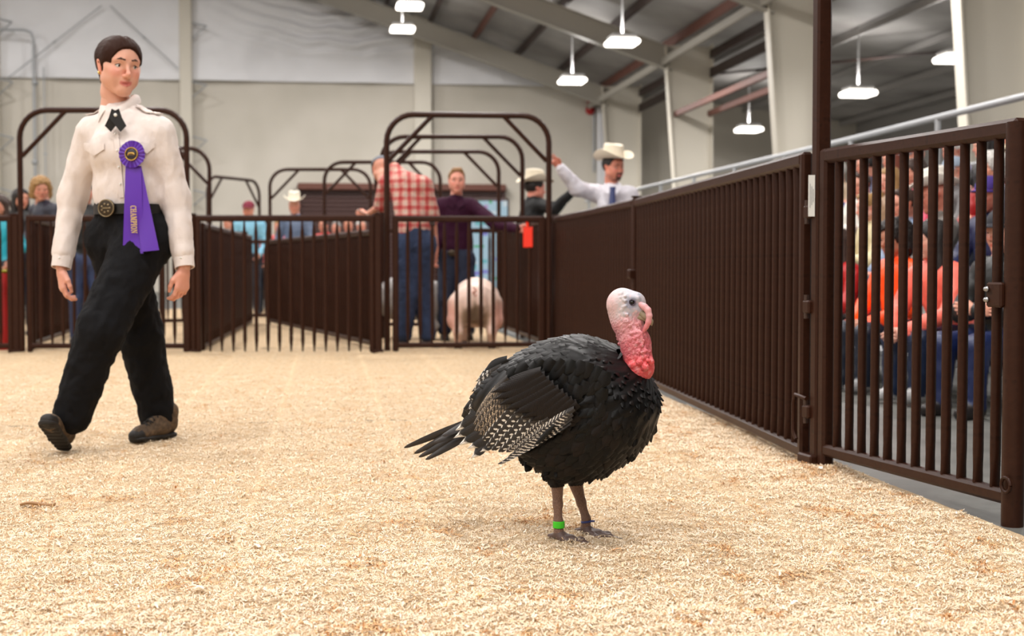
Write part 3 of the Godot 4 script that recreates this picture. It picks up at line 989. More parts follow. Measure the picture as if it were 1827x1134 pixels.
func aim(base: Vector3, tip_dir: Vector3, face: Vector3) -> Transform3D:
	var y := tip_dir.normalized()
	var x := y.cross(face).normalized()
	return Transform3D(Basis(x, y, x.cross(y)), base)

func barred(kind: int) -> ImageTexture:
	var W := 64
	var H := 256
	var im := Image.create(W, H, false, Image.FORMAT_RGB8)
	var nz := noise(0.05, 3, 40 + kind)
	for y in H:
		for x in W:
			var u := (x + 0.5) / W * 2.0 - 1.0
			var v := (y + 0.5) / H
			var wob := nz.get_noise_2d(x * 1.5, y * 1.5) + 0.5 * nz.get_noise_2d(x * 4.0 + 90.0, y * 4.0)
			var dark := Color(0.075, 0.058, 0.048)
			var c := dark
			match kind:
				0:   # flight quill: crisp slanting bars, dark towards the root
					var s := sin((v * 15.0 + absf(u) * 0.75 + wob * 0.22) * TAU)
					var k := smoothstep(0.25, 0.6, s) * smoothstep(0.05, 0.25, v) * smoothstep(0.05, 0.16, absf(u))
					c = dark.lerp(Color(0.80, 0.76, 0.70), k)
				1:   # tan lattice on the inner quills
					var s1 := sin((v * 11.0 + u * 1.6 + wob * 0.5) * TAU)
					var k := smoothstep(0.45, 0.8, s1) * smoothstep(0.12, 0.5, v)
					var rim := smoothstep(0.75, 0.98, absf(u)) * smoothstep(0.3, 0.6, v)
					c = dark.lerp(Color(0.74, 0.66, 0.56), clampf(k + rim * 0.7, 0, 1))
				2:   # tail: brown-black, faint flecks
					var s := sin((v * 22.0 + absf(u) * 2.0 + wob) * TAU)
					c = Color(0.09, 0.065, 0.052).lerp(Color(0.20, 0.145, 0.11), 0.25 * smoothstep(0.3, 0.9, s))
					if v > 0.9: c = c.lerp(Color(0.22, 0.17, 0.14), 0.4)
				3:   # covert with a white tip
					c = dark.lerp(Color(0.86, 0.84, 0.80), smoothstep(0.78, 0.84, v + wob * 0.04))
					c = c.lerp(Color(0.03, 0.026, 0.024), smoothstep(0.60, 0.68, v) * (1.0 - smoothstep(0.76, 0.80, v)))
				4:   # wide white and black bands
					var s := sin((v * 6.0 + wob * 0.4 + u * 0.3) * TAU)
					c = dark.lerp(Color(0.84, 0.83, 0.80), smoothstep(0.45, 0.7, s) * smoothstep(0.35, 0.5, v))
				5:   # white flecks
					var s := sin((v * 9.0 + absf(u) * 0.4) * TAU) 
					var s2 := cos(u * 1.9 * PI)
					c = dark.lerp(Color(0.82, 0.80, 0.76), smoothstep(0.45, 0.75, s * 0.7 - s2 * 0.45 + wob * 0.3) * smoothstep(0.15, 0.3, v))
			if absf(u) < 0.06: c = c.lerp(Color(0.16, 0.12, 0.10), 0.7)
			im.set_pixel(x, y, c)
	im.generate_mipmaps()
	return ImageTexture.create_from_image(im)

func vane_normal() -> ImageTexture:       # fine barbs slanting off the shaft
	var im := Image.create(64, 128, false, Image.FORMAT_RGB8)
	for y in 128:
		for x in 64:
			var u := absf(x - 31.5) / 32.0
			var s := sin((y / 128.0 * 18.0 - u * 4.0) * TAU) * 0.5 + 0.5
			im.set_pixel(x, y, Color(s, s, s))
	im.bump_map_to_normal_map(2.0)
	return ImageTexture.create_from_image(im)

func build_turkey():
	var foot := (PG(995, 972) + PG(1046, 962)) / 2.0
	foot.y = 0.0
	var fw := (c_right * cos(deg_to_rad(29.0)) - c_flat * sin(deg_to_rad(29.0))).normalized()
	tk = Transform3D(Basis(fw, Vector3.UP, fw.cross(Vector3.UP)), foot)
	var t := thing("turkey", "black turkey with a pink and white bare head standing on the shavings", "turkey", foot, "", tk.basis)
	var vn := vane_normal()
	var black := {"normal_enabled": true, "normal_texture": vn, "normal_scale": 0.22, "metallic_specular": 0.31}
	mat("plumage", Color(0.034, 0.030, 0.030), 0.45, black)
	mat("plumage_green", Color(0.028, 0.032, 0.030), 0.42, black)
	mat("plumage_brown", Color(0.082, 0.060, 0.050), 0.5, black)
	mat("plumage_back", Color(0.055, 0.052, 0.051), 0.36, black)
	for k in 6: mat("vane_%d" % k, Color.WHITE, 0.5, {"albedo_texture": barred(k), "normal_enabled": true, "normal_texture": vn, "normal_scale": 0.2})
	# trunk: rings along a bent axis, given by the top and the bottom of the side view
	var prof := [[TP(1102, 622, 0.0), TP(1158, 676, 0.0), 0.036], [TP(1078, 611, 0.0), TP(1167, 708, 0.02), 0.090], [TP(1052, 601, 0.0), TP(1166, 745, 0.03), 0.140], [TP(1018, 597, 0.0), TP(1140, 800, 0.03), 0.166],
		[TP(975, 608, 0.0), TP(1085, 842, 0.02), 0.176], [TP(935, 628, 0.0), TP(1030, 856, 0.02), 0.170], [TP(905, 648, 0.0), TP(985, 838, 0.02), 0.152], [TP(880, 668, 0.0), TP(945, 800, 0.01), 0.126], [TP(862, 690, 0.0), TP(905, 770, 0.0), 0.095], [TP(848, 712, 0.0), TP(868, 752, 0.0), 0.055], [TP(838, 732, 0), TP(846, 745, 0), 0.02]]
	var S := func(u: float, v: float) -> Vector3:      # u 0..1 from neck to tail, v angle from the top towards the right side
		var f := clampf(u, 0, 1) * (prof.size() - 1)
		var k := mini(int(f), prof.size() - 2)
		var q := f - k
		var g0 := maxi(k - 1, 0); var g3 := mini(k + 2, prof.size() - 1)
		var T: Vector3 = prof[k][0].cubic_interpolate(prof[k + 1][0], prof[g0][0], prof[g3][0], q)
		var B: Vector3 = prof[k][1].cubic_interpolate(prof[k + 1][1], prof[g0][1], prof[g3][1], q)
		var w := cubic_interpolate(prof[k][2], prof[k + 1][2], prof[g0][2], prof[g3][2], q)
		var cv := cos(v); var sv := sin(v)
		var e := 0.88
		cv = signf(cv) * pow(absf(cv), e); sv = signf(sv) * pow(absf(sv), e)
		return (T + B) / 2 + (T - B) / 2 * cv + Vector3(0, 0, w) * sv
	var trunk := Geo.new()
	trunk.grid(40, 40, func(a: float, b: float) -> Vector3: return S.call(a, b * TAU))
	trunk.smooth()
	var trunk2 := Geo.new()
	trunk2.add(trunk)
	# close the tail end and thighs
	trunk2.ball(TP(842, 738, 0), Vector3(0.03, 0.03, 0.02))
	var hip_n := TP(992, 838, 0.055)
	var hip_f := TP(1030, 835, -0.055)
	var ank_n := TP(994, 868, 0.055)
	var ank_f := TP(1026, 866, -0.055)
	part("trunk", trunk2, M.plumage, t)
	# contour feathers in staggered rows
	var kinds := []
	for k in 5: kinds.append(feather(0.0180, 0.052, -0.02 - 0.012 * k, 0.30, 0, k).mesh())
	var wide_kinds := []
	for k in 3: wide_kinds.append(feather(0.023, 0.068, -0.08, 0.22, 0, k).mesh())
	var geos := []
	for k in 5: geos.append(feather(0.0180, 0.052, -0.02 - 0.012 * k, 0.30, 0, k))
	var rest := Geo.new()
	var eye := tk.affine_inverse() * Vector3(0, EYE, 0)
	var placed := 0
	var cand := []
	var rows := 34
	for r in rows:
		var u := 0.015 + 0.93 * pow(float(r) / rows, 0.97)
		var circ := 0.0
		var prev: Vector3 = S.call(u, 0.0)
		for k in range(1, 33):
			var p: Vector3 = S.call(u, TAU * k / 32)
			circ += p.distance_to(prev)
			prev = p
		var m := maxi(8, int(circ / 0.0265))
		for k in m:
			var v := TAU * (k + 0.5 * (r % 2) + rng.randf_range(-0.2, 0.2)) / m
			var uu := u + rng.randf_range(-0.005, 0.005)
			var p: Vector3 = S.call(uu, v)
			var du: Vector3 = S.call(uu + 0.015, v) - S.call(uu - 0.015, v)
			var dv: Vector3 = S.call(uu, v + 0.05) - S.call(uu, v - 0.05)
			var nn := du.cross(dv).normalized()
			if nn.dot(p - (S.call(uu, v + PI) as Vector3)) < 0: nn = -nn
			var front := nn.dot((eye - p).normalized())
			var flow := du.normalized()
			if du.length() < 0.004: flow = (flow * 0.2 + Vector3(-0.8, -0.3, 0)).normalized()
			flow = (flow - nn * flow.dot(nn)).normalized()
			if flow.y < -0.5 or cos(v) < -0.5: flow = (flow + Vector3(-0.35, -0.12, 0)).normalized()
			flow = (flow - nn * flow.dot(nn)).normalized()
			cand.append([p, nn, flow, front, u, v])
	cand.sort_custom(func(a, b): return a[3] > b[3])
	var wing_zone := PackedVector2Array([Vector2(1078, 655), Vector2(1000, 634), Vector2(905, 655), Vector2(850, 700), Vector2(832, 770), Vector2(880, 830), Vector2(955, 792), Vector2(1022, 745), Vector2(1052, 715)])
	for q in cand:
		var p: Vector3 = q[0]
		var nn: Vector3 = q[1]
		if q[3] < -0.55: continue
		if p.z > 0.03 and Geometry2D.is_point_in_polygon(px_of(tk * p), wing_zone): continue
		var lift := rng.randf_range(0.13, 0.24) * (0.6 if cos(q[5]) > 0.5 else 1.0)
		var s := rng.randf_range(0.92, 1.12)
		if q[4] < 0.16: s *= 0.62
		var side := nn.cross(q[2]).normalized()
		var u0: float = q[4]
		var v0: float = q[5]
		var per: float = maxf(((S.call(u0 + 0.015, v0) as Vector3) - (S.call(u0 - 0.015, v0) as Vector3)).length() / 0.03, 0.12)
		var ahead: Vector3 = S.call(minf(u0 + 0.05 * s / per, 0.985), v0)
		var base: Vector3 = p - nn * 0.003
		var along: Vector3 = (ahead + nn * (lift * 0.05 * s) - base).normalized()
		if along.dot(q[2]) < 0.75: along = (q[2] + nn * lift).normalized()
		var dirv: Vector3 = (along + side * rng.randf_range(-0.12, 0.12)).normalized()
		var xf := aim(base, dirv, (nn + side * rng.randf_range(-0.18, 0.18)).normalized())
		xf.basis = xf.basis.scaled_local(Vector3.ONE * s)
		# the wing covers the flank: leave those to the wing, keep them underneath as one piece
		if placed < 290 and q[3] > 0.12:
			var m: Material = [M.plumage, M.plumage_green, M.plumage, M.plumage_brown][placed % 4]
			if cos(q[5]) > 0.55 and q[4] < 0.5: m = M.plumage_back
			var o := part("body_feather", kinds[placed % 5], m, t)
			o.transform = xf
			placed += 1
		else:
			rest.add(geos[int(rng.randf() * 5)], xf)
	# ragged belly fringe and feathered thighs
	for k in 170:
		var v := PI + rng.randf_range(-0.75, 0.95)
		var u := rng.randf_range(0.26, 0.68)
		var p: Vector3 = S.call(u, v)
		rest.add(geos[k % 5], aim(p + Vector3(0, 0.012, 0), Vector3(rng.randf_range(-0.75, -0.05), -0.5, rng.randf_range(-0.25, 0.4)), Vector3(0.1, -0.5, 0.8)).scaled_local(Vector3(rng.randf_range(0.4, 0.7), rng.randf_range(0.45, 0.72), 1)))
	var o := part("fringe_feathers", rest, M.plumage, t)
	o.set_meta("kind", "stuff")
	for e in [[hip_n, ank_n], [hip_f, ank_f]]:
		var th := Geo.new()
		th.tube([e[0] + Vector3(-0.004, 0.05, 0), e[0], e[0].lerp(e[1], 0.6), e[1]], [0.052, 0.040, 0.029, 0.019], 14, true)
		for k in 60:
			var a := rng.randf() * TAU
			var f := rng.randf()
			var out := Vector3(cos(a), 0, sin(a))
			th.add(geos[k % 5], aim(e[0].lerp(e[1], f * 0.8) + Vector3(0, 0.02, 0) + out * lerpf(0.042, 0.018, f), Vector3(0, -1, 0) + out * 0.12, out).scaled_local(Vector3(0.62, 0.6, 1)))
		part("thigh", th, M.plumage_brown, t)
	build_wing(t, S)
	build_tail(t)
	build_turkey_head(t)
	build_turkey_legs(t, ank_n, ank_f)

func quill(called: String, t: Node3D, b: Vector2, e: Vector2, zb: float, ze: float, w: float, m: Material, bend := 0.0, roll := 0.0, style := 2) -> MeshInstance3D:
	var p := TP(b.x, b.y, zb)
	var q := TP(e.x, e.y, ze)
	var d := q - p
	var face := Vector3(0.1, 0.22, 1).normalized().rotated(d.normalized(), roll)
	var g := feather(w, d.length(), bend, 0.18, style, int(b.x))
	var o := part(called, g, m, t)
	o.transform = aim(p, d, face)
	return o

func build_wing(t: Node3D, S: Callable):
	# underlying wing: a smooth shell over the flank
	var shell := Geo.new()
	var edge_top := [Vector2(1075, 648), Vector2(1000, 632), Vector2(930, 655), Vector2(880, 690), Vector2(853, 730)]
	var edge_low := [Vector2(1068, 712), Vector2(1030, 750), Vector2(985, 775), Vector2(930, 775), Vector2(870, 760)]
	var pick := func(c: Array, u: float) -> Vector2:
		var f := u * (c.size() - 1)
		var k := mini(int(f), c.size() - 2)
		return c[k].cubic_interpolate(c[k + 1], c[maxi(k - 1, 0)], c[mini(k + 2, c.size() - 1)], f - k)
	var flank := func(u: float, v: float) -> float: return 0.196 - 0.05 * pow(u, 1.6) - 0.070 * pow(absf(clampf(v, 0, 1) - 0.55) * 1.8, 2.4) - 0.05 * pow(1.0 - u, 5.0)
	shell.sheet(24, 14, func(u: float, v: float) -> Vector3:
		var q: Vector2 = pick.call(edge_top, u).lerp(pick.call(edge_low, u), v)
		return TP(q.x, q.y, flank.call(u, v)), 0.006)
	mat("wing_dark", Color(0.05, 0.04, 0.036), 0.6, {"metallic_specular": 0.25})
	part("wing_shell", shell, M.wing_dark, t, "smooth brown-black panel of the folded wing")
	# secondaries: a fan with pale lattice, then flecked, then clean-barred primaries
	var fan := [[Vector2(905, 672), Vector2(846, 742), 0.019, 1], [Vector2(908, 680), Vector2(843, 757), 0.019, 1], [Vector2(912, 690), Vector2(845, 768), 0.02, 1], [Vector2(917, 700), Vector2(853, 776), 0.02, 1],
		[Vector2(925, 712), Vector2(858, 786), 0.019, 5], [Vector2(936, 722), Vector2(866, 797), 0.018, 5], [Vector2(950, 730), Vector2(876, 803), 0.018, 5], [Vector2(964, 738), Vector2(888, 806), 0.018, 5], [Vector2(978, 744), Vector2(902, 806), 0.017, 0], [Vector2(990, 746), Vector2(917, 803), 0.017, 0]]
	for k in fan.size():
		var f = fan[k]
		quill("secondary_feather", t, f[0], f[1], 0.196 + 0.001 * k, 0.150 + 0.005 * k, f[2], M["vane_%d" % f[3]], -0.02, 0.25 - 0.04 * k)
	var prim := [[Vector2(1024, 728), Vector2(930, 790), 0.0155], [Vector2(1021, 737), Vector2(915, 802), 0.0155], [Vector2(1020, 744), Vector2(903, 812), 0.0155], [Vector2(1018, 752), Vector2(893, 820), 0.015], [Vector2(1012, 758), Vector2(884, 824), 0.014]]
	for k in prim.size():
		quill("primary_feather", t, prim[k][0], prim[k][1], 0.214 - 0.002 * k, 0.204 - 0.004 * k, prim[k][2], M.vane_0, -0.04, 0.1 + 0.12 * k)
	# grey bare edge of the last quill
	quill("alula_feather", t, Vector2(990, 757), Vector2(955, 792), 0.218, 0.212, 0.009, M.plumage_back, 0.0, 0.2)
	# greater coverts: long smooth brown feathers
	var gc := [[Vector2(965, 660), Vector2(872, 700)], [Vector2(972, 668), Vector2(878, 712)], [Vector2(980, 676), Vector2(887, 722)], [Vector2(988, 684), Vector2(899, 731)], [Vector2(997, 692), Vector2(913, 739)], [Vector2(1006, 699), Vector2(928, 746)], [Vector2(1014, 706), Vector2(945, 751)], [Vector2(1022, 712), Vector2(962, 754)], [Vector2(1030, 718), Vector2(980, 756)]]
	for k in gc.size():
		quill("greater_covert", t, gc[k][0], gc[k][1], 0.208, 0.212 - 0.003 * absf(k - 4), 0.021, M.plumage_brown, -0.03, 0.15 - 0.03 * k, 1)
	# lesser coverts: rows of square-ended black feathers over the shoulder
	var meshes := []
	for k in 3: meshes.append(feather(0.0185, 0.044, -0.02, 0.24, 0, k).mesh())
	for r in 6:
		var n := 11 - r / 2
		for k in n:
			var u := (k + 0.5 * (r % 2) + 0.2) / n
			var a := Vector2(1090, 662).lerp(Vector2(908, 660), u)
			a.y -= 24.0 * sin(u * PI) * (1.0 - r * 0.10)
			a += Vector2(-3.0 - r * 2.0, 14.5 * r) * (1.0 - 0.35 * u)
			if r > 1 and u > 1.0 - 0.13 * r: continue
			a += Vector2(rng.randf_range(-2.5, 2.5), rng.randf_range(-2.5, 2.5))
			var su := clampf((1075.0 - a.x) / 222.0, 0, 1)
			var y0: float = pick.call(edge_top, su).y
			var y1: float = pick.call(edge_low, su).y
			var z: float = maxf(flank.call(su, (a.y - y0) / (y1 - y0)), 0.165) + 0.016
			var down := Vector2(-0.58, 0.80).rotated(rng.randf_range(-0.15, 0.15) - 0.30 * (1.0 - u))
			var p := TP(a.x, a.y, z)
			var q := TP(a.x + down.x * 20, a.y + down.y * 20, z - 0.002)
			var o := part("lesser_covert", meshes[(r + k) % 3], [M.plumage, M.plumage_green, M.plumage_back][(r * 5 + k) % 3], t)
			var face := Vector3(0.15, 0.42 - 0.05 * r, 0.9).normalized()
			var d := ((q - p).normalized() + face * rng.randf_range(0.10, 0.20)).normalized()
			o.transform = aim(p - face * 0.003, d, (face + Vector3(rng.randf_range(-0.2, 0.2), rng.randf_range(-0.2, 0.2), 0)).normalized())
	# the far wing and rump show as banded edges above the near wing
	var band := [[Vector2(905, 640), Vector2(858, 664), 0], [Vector2(895, 650), Vector2(846, 680), 4], [Vector2(890, 660), Vector2(839, 698), 4], [Vector2(886, 672), Vector2(834, 715), 4], [Vector2(882, 684), Vector2(829, 732), 4], [Vector2(880, 700), Vector2(826, 750), 3], [Vector2(876, 716), Vector2(822, 768), 3]]
	for k in band.size():
		quill("rump_feather", t, band[k][0], band[k][1], 0.085, 0.075, 0.020, M.plumage if k == 0 else M["vane_%d" % band[k][2]], -0.05, 0.1, 1)

func build_tail(t: Node3D):
	var long := [[Vector2(872, 738), Vector2(724, 797), 0.012], [Vector2(868, 742), Vector2(742, 808), 0.013], [Vector2(872, 748), Vector2(750, 815), 0.013], [Vector2(874, 752), Vector2(762, 820), 0.013], [Vector2(872, 745), Vector2(776, 790), 0.016], [Vector2(870, 735), Vector2(790, 778), 0.016]]
	for k in long.size():
		quill("tail_feather", t, long[k][0], long[k][1], 0.0 + 0.006 * k, -0.02 + 0.012 * k, long[k][2], M.vane_2, 0.03, 0.15 * (k - 2))
	var short := [[Vector2(872, 728), Vector2(812, 768)], [Vector2(875, 740), Vector2(808, 782)], [Vector2(880, 752), Vector2(818, 794)], [Vector2(886, 765), Vector2(834, 800)], [Vector2(878, 775), Vector2(840, 818)], [Vector2(892, 772), Vector2(856, 806)]]
	for k in short.size():
		quill("tail_covert", t, short[k][0], short[k][1], 0.08, 0.085, 0.019, M.vane_3, 0.0, 0.1 * (k - 2), 1)

func build_turkey_head(t: Node3D):
	var u := 1.0 / 645.0
	var Q := func(x: float, y: float, z := 0.0) -> Vector3: return TP(x, y, z)
	var b := []
	# neck, skull
	b.append(bone(Q.call(1140, 655), Q.call(1134, 612), 27 * u, 24 * u, {"k": 0.02}))
	b.append(bone(Q.call(1134, 612), Q.call(1118, 572), 24 * u, 25 * u, {"k": 0.02}))
	b.append(bone(Q.call(1118, 572), Q.call(1110, 545), 24 * u, 26 * u, {"k": 0.02}))
	b.append(bone(Q.call(1112, 540), Q.call(1132, 540), 25 * u, 20 * u, {"k": 0.02}))
	b.append(bone(Q.call(1130, 546), Q.call(1145, 556), 17 * u, 10 * u, {"k": 0.012}))
	b.append(bone(Q.call(1132, 552), Q.call(1138, 560), 14 * u, 10 * u, {"k": 0.012}))
	# brow ridge and cheek on the near side
	b.append(bone(Q.call(1119, 529, 0.024), Q.call(1138, 532, 0.020), 4.5 * u, 4 * u, {"k": 0.008}))
	b.append(bone(Q.call(1120, 550, 0.024), Q.call(1134, 553, 0.018), 6 * u, 5 * u, {"k": 0.01}))
	b.append(bone(Q.call(1128, 539, 0.036), Q.call(1128, 539, 0.036), 5.5 * u, 5.5 * u, {"op": 1, "k": 0.006}))
	# ear
	b.append(bone(Q.call(1110, 531, 0.042), Q.call(1110, 531, 0.042), 3 * u, 3 * u, {"op": 1, "k": 0.005}))
	# throat wattle folds
	b.append(bone(Q.call(1131, 570, 0.010), Q.call(1146, 596, 0.004), 8 * u, 6 * u, {"k": 0.008}))
	b.append(bone(Q.call(1140, 575, 0.012), Q.call(1137, 585, 0.014), 5 * u, 4 * u, {"k": 0.004}))
	b.append(bone(Q.call(1146, 596, 0.006), Q.call(1150, 640, 0.0), 8 * u, 10 * u, {"k": 0.008}))
	for k in 26:      # ridges round the throat
		var y := 580.0 + k * 2.9
		var x0 := 1117.0 + (y - 580.0) * 0.22
		var a := rng.randf_range(0, 12)
		b.append(bone(Q.call(x0 + a, y - 2, 0.030 + rng.randf_range(-0.002, 0.004)), Q.call(x0 + a + rng.randf_range(10, 20), y + rng.randf_range(1, 9), 0.026), 2.6 * u, 2.2 * u, {"k": 0.0035}))
	# warts over nape and neck
	for k in 190:
		var y := rng.randf_range(520, 648)
		var ax := lerpf(1112.0, 1138.0, clampf((y - 560.0) / 80.0, 0, 1))
		var rr := 25.0 if y < 612 else 25.0
		if y < 540: rr = 25.0 * sqrt(maxf(0.05, 1.0 - pow((540 - y) / 26.0, 2)))
		var th := rng.randf_range(-0.5, PI * 0.95) if y > 575 else rng.randf_range(PI * 0.42, PI * 1.1)
		b.append(bone(Q.call(ax + cos(th) * rr, y, sin(th) * rr * u), Q.call(ax + cos(th) * rr, y + 1.0, sin(th) * rr * u), rng.randf_range(1.9, 3.2) * u, 2.2 * u, {"k": 0.003}))
	# caruncles: round red lobes hanging at the base of the neck
	for e in [[1129, 650, 0.036, 8.0], [1141, 646, 0.040, 6.2], [1151, 654, 0.030, 7.6], [1161, 645, 0.014, 6.2], [1124, 638, 0.032, 5.5], [1134, 637, 0.033, 5.5], [1145, 638, 0.030, 5.5], [1153, 636, 0.022, 5.5], [1128, 628, 0.033, 4.5], [1140, 626, 0.034, 4.5], [1150, 626, 0.026, 4.5]]:
		b.append(bone(Q.call(e[0], e[1] - 7, e[2] - 0.004), Q.call(e[0], e[1], e[2]), e[3] * u * 0.55, e[3] * u, {"k": 0.002}))
	var g := blob(b, 0.0021)
	var nz := noise(60.0, 3, 9)
	var fine := noise(170.0, 2, 10)
	for k in g.v.size():
		var s := px_of(tk * g.v[k])
		var amt := 0.0016 * smoothstep(545, 580, s.y) + 0.0006
		g.v[k] += g.n[k] * amt * (0.5 - 2.0 * absf(fine.get_noise_3dv(g.v[k] * Vector3(1, 0.8, 1))))
	renormal(g)
	
	for k in g.v.size():
		var p := g.v[k]
		var s := px_of(tk * p)
		var w := nz.get_noise_3dv(p)
		var c := Color(0.74, 0.71, 0.72)
		c = c.lerp(Color(0.68, 0.68, 0.72), smoothstep(1112, 1122, s.x) * (1.0 - smoothstep(560, 566, s.y)) * (1.0 - smoothstep(1142, 1148, s.x)))
		c = c.lerp(Color(0.50, 0.50, 0.57), (1.0 - smoothstep(6, 14, s.distance_to(Vector2(1127, 541)))) * 0.8)
		c = c.lerp(Color(0.85, 0.62, 0.61), (1.0 - smoothstep(1092, 1108, s.x + w * 10.0)) * 0.45)
		c = c.lerp(Color(0.80, 0.54, 0.56), smoothstep(556, 580, s.y + w * 10.0 + (s.x - 1115.0) * 0.3))
		c = c.lerp(Color(0.78, 0.40, 0.43), smoothstep(584, 612, s.y + w * 14.0 + (s.x - 1128.0) * 0.5))
		c = c.lerp(Color(0.86, 0.34, 0.36), smoothstep(626, 646, s.y + w * 5.0))
		c = c.lerp(Color(0.88, 0.72, 0.71), smoothstep(0.05, 0.5, w) * 0.5)
		g.c[k] = c.srgb_to_linear()
	mat("turkey_skin", Color.WHITE, 0.5, {"vertex_color_use_as_albedo": true, "subsurf_scatter_enabled": true, "subsurf_scatter_strength": 0.08})
	part("head_and_neck", g, M.turkey_skin, t, "bare head and neck, white turning pink and red")
	# snood: fleshy finger hanging over the beak
	var sn := []
	var path := [[1143, 543, 5.0], [1150, 547, 5.6], [1156, 553, 5.6], [1158.5, 563, 5.2], [1157, 574, 4.8], [1153, 583, 4.2], [1147, 592, 2.8]]
	for k in path.size() - 1:
		sn.append(bone(Q.call(path[k][0], path[k][1], 0.016), Q.call(path[k + 1][0], path[k + 1][1], 0.016), path[k][2] * u, path[k + 1][2] * u, {"k": 0.004}))
	var sg := blob(sn, 0.0022)
	for k in sg.v.size():
		var s := px_of(tk * sg.v[k])
		sg.c[k] = Color(0.84, 0.62, 0.63).lerp(Color(0.82, 0.48, 0.50), smoothstep(560, 585, s.y)).srgb_to_linear()
	part("snood", sg, M.turkey_skin, t, "pink fleshy snood drooping over the beak")
	mat("horn", Color(0.56, 0.51, 0.42), 0.4)
	mat("horn_dark", Color(0.38, 0.34, 0.29), 0.45)
	var bk := [bone(Q.call(1140, 556, 0.006), Q.call(1154, 564, 0.004), 9 * u, 7.0 * u), bone(Q.call(1154, 564, 0.004), Q.call(1161, 573, 0.002), 7.0 * u, 4.0 * u), bone(Q.call(1161, 573, 0.002), Q.call(1163, 580, 0.0), 4.0 * u, 1.6 * u)]
	part("upper_beak", blob(bk, 0.0025, {}, 0.006), M.horn, t)
	part("lower_beak", blob([bone(Q.call(1128, 563, 0.016), Q.call(1141, 566, 0.012), 3.4 * u, 3.6 * u), bone(Q.call(1141, 566, 0.012), Q.call(1154, 572, 0.004), 3.6 * u, 2.6 * u)], 0.0025, {}, 0.006), M.horn, t)
	mat("bird_eye", Color(0.03, 0.02, 0.02), 0.08)
	mat("eye_rim", Color(0.32, 0.28, 0.34), 0.5)
	part("eye", Geo.new().ball(Q.call(1128, 539, 0.0285), Vector3.ONE * 5.0 * u), M.bird_eye, t, "round dark eye")
	var ring := []
	for k in 17: ring.append(Q.call(1128 + 5.4 * cos(k * TAU / 16), 539 + 5.0 * sin(k * TAU / 16), 0.0315))
	part("eyelid", Geo.new().tube(ring, 1.1 * u, 6, false), M.eye_rim, t)
	part("eye", Geo.new().ball(Q.call(1128, 539, -0.0285), Vector3.ONE * 5.0 * u), M.bird_eye, t)
	# hair-like collar feathers where skin meets plumage
	var col := Geo.new()
	var f := feather(0.008, 0.026, 0.1, 0.2, 0, 1)
	for k in 90:
		var a := rng.randf() * TAU
		var c := Q.call(1137, 640) as Vector3
		var out := Vector3(cos(a), 0.12, sin(a)).normalized()
		if out.x > 0.0 or (out.z > 0.35 and out.x > -0.6): continue
		col.add(f, aim(c + out * (0.040 + rng.randf() * 0.01) + Vector3(0, rng.randf_range(-0.015, 0.012), 0), Vector3(0, -0.8, 0) + out * 0.6, out))
	part("collar_feathers", col, M.plumage, t).set_meta("kind", "stuff")

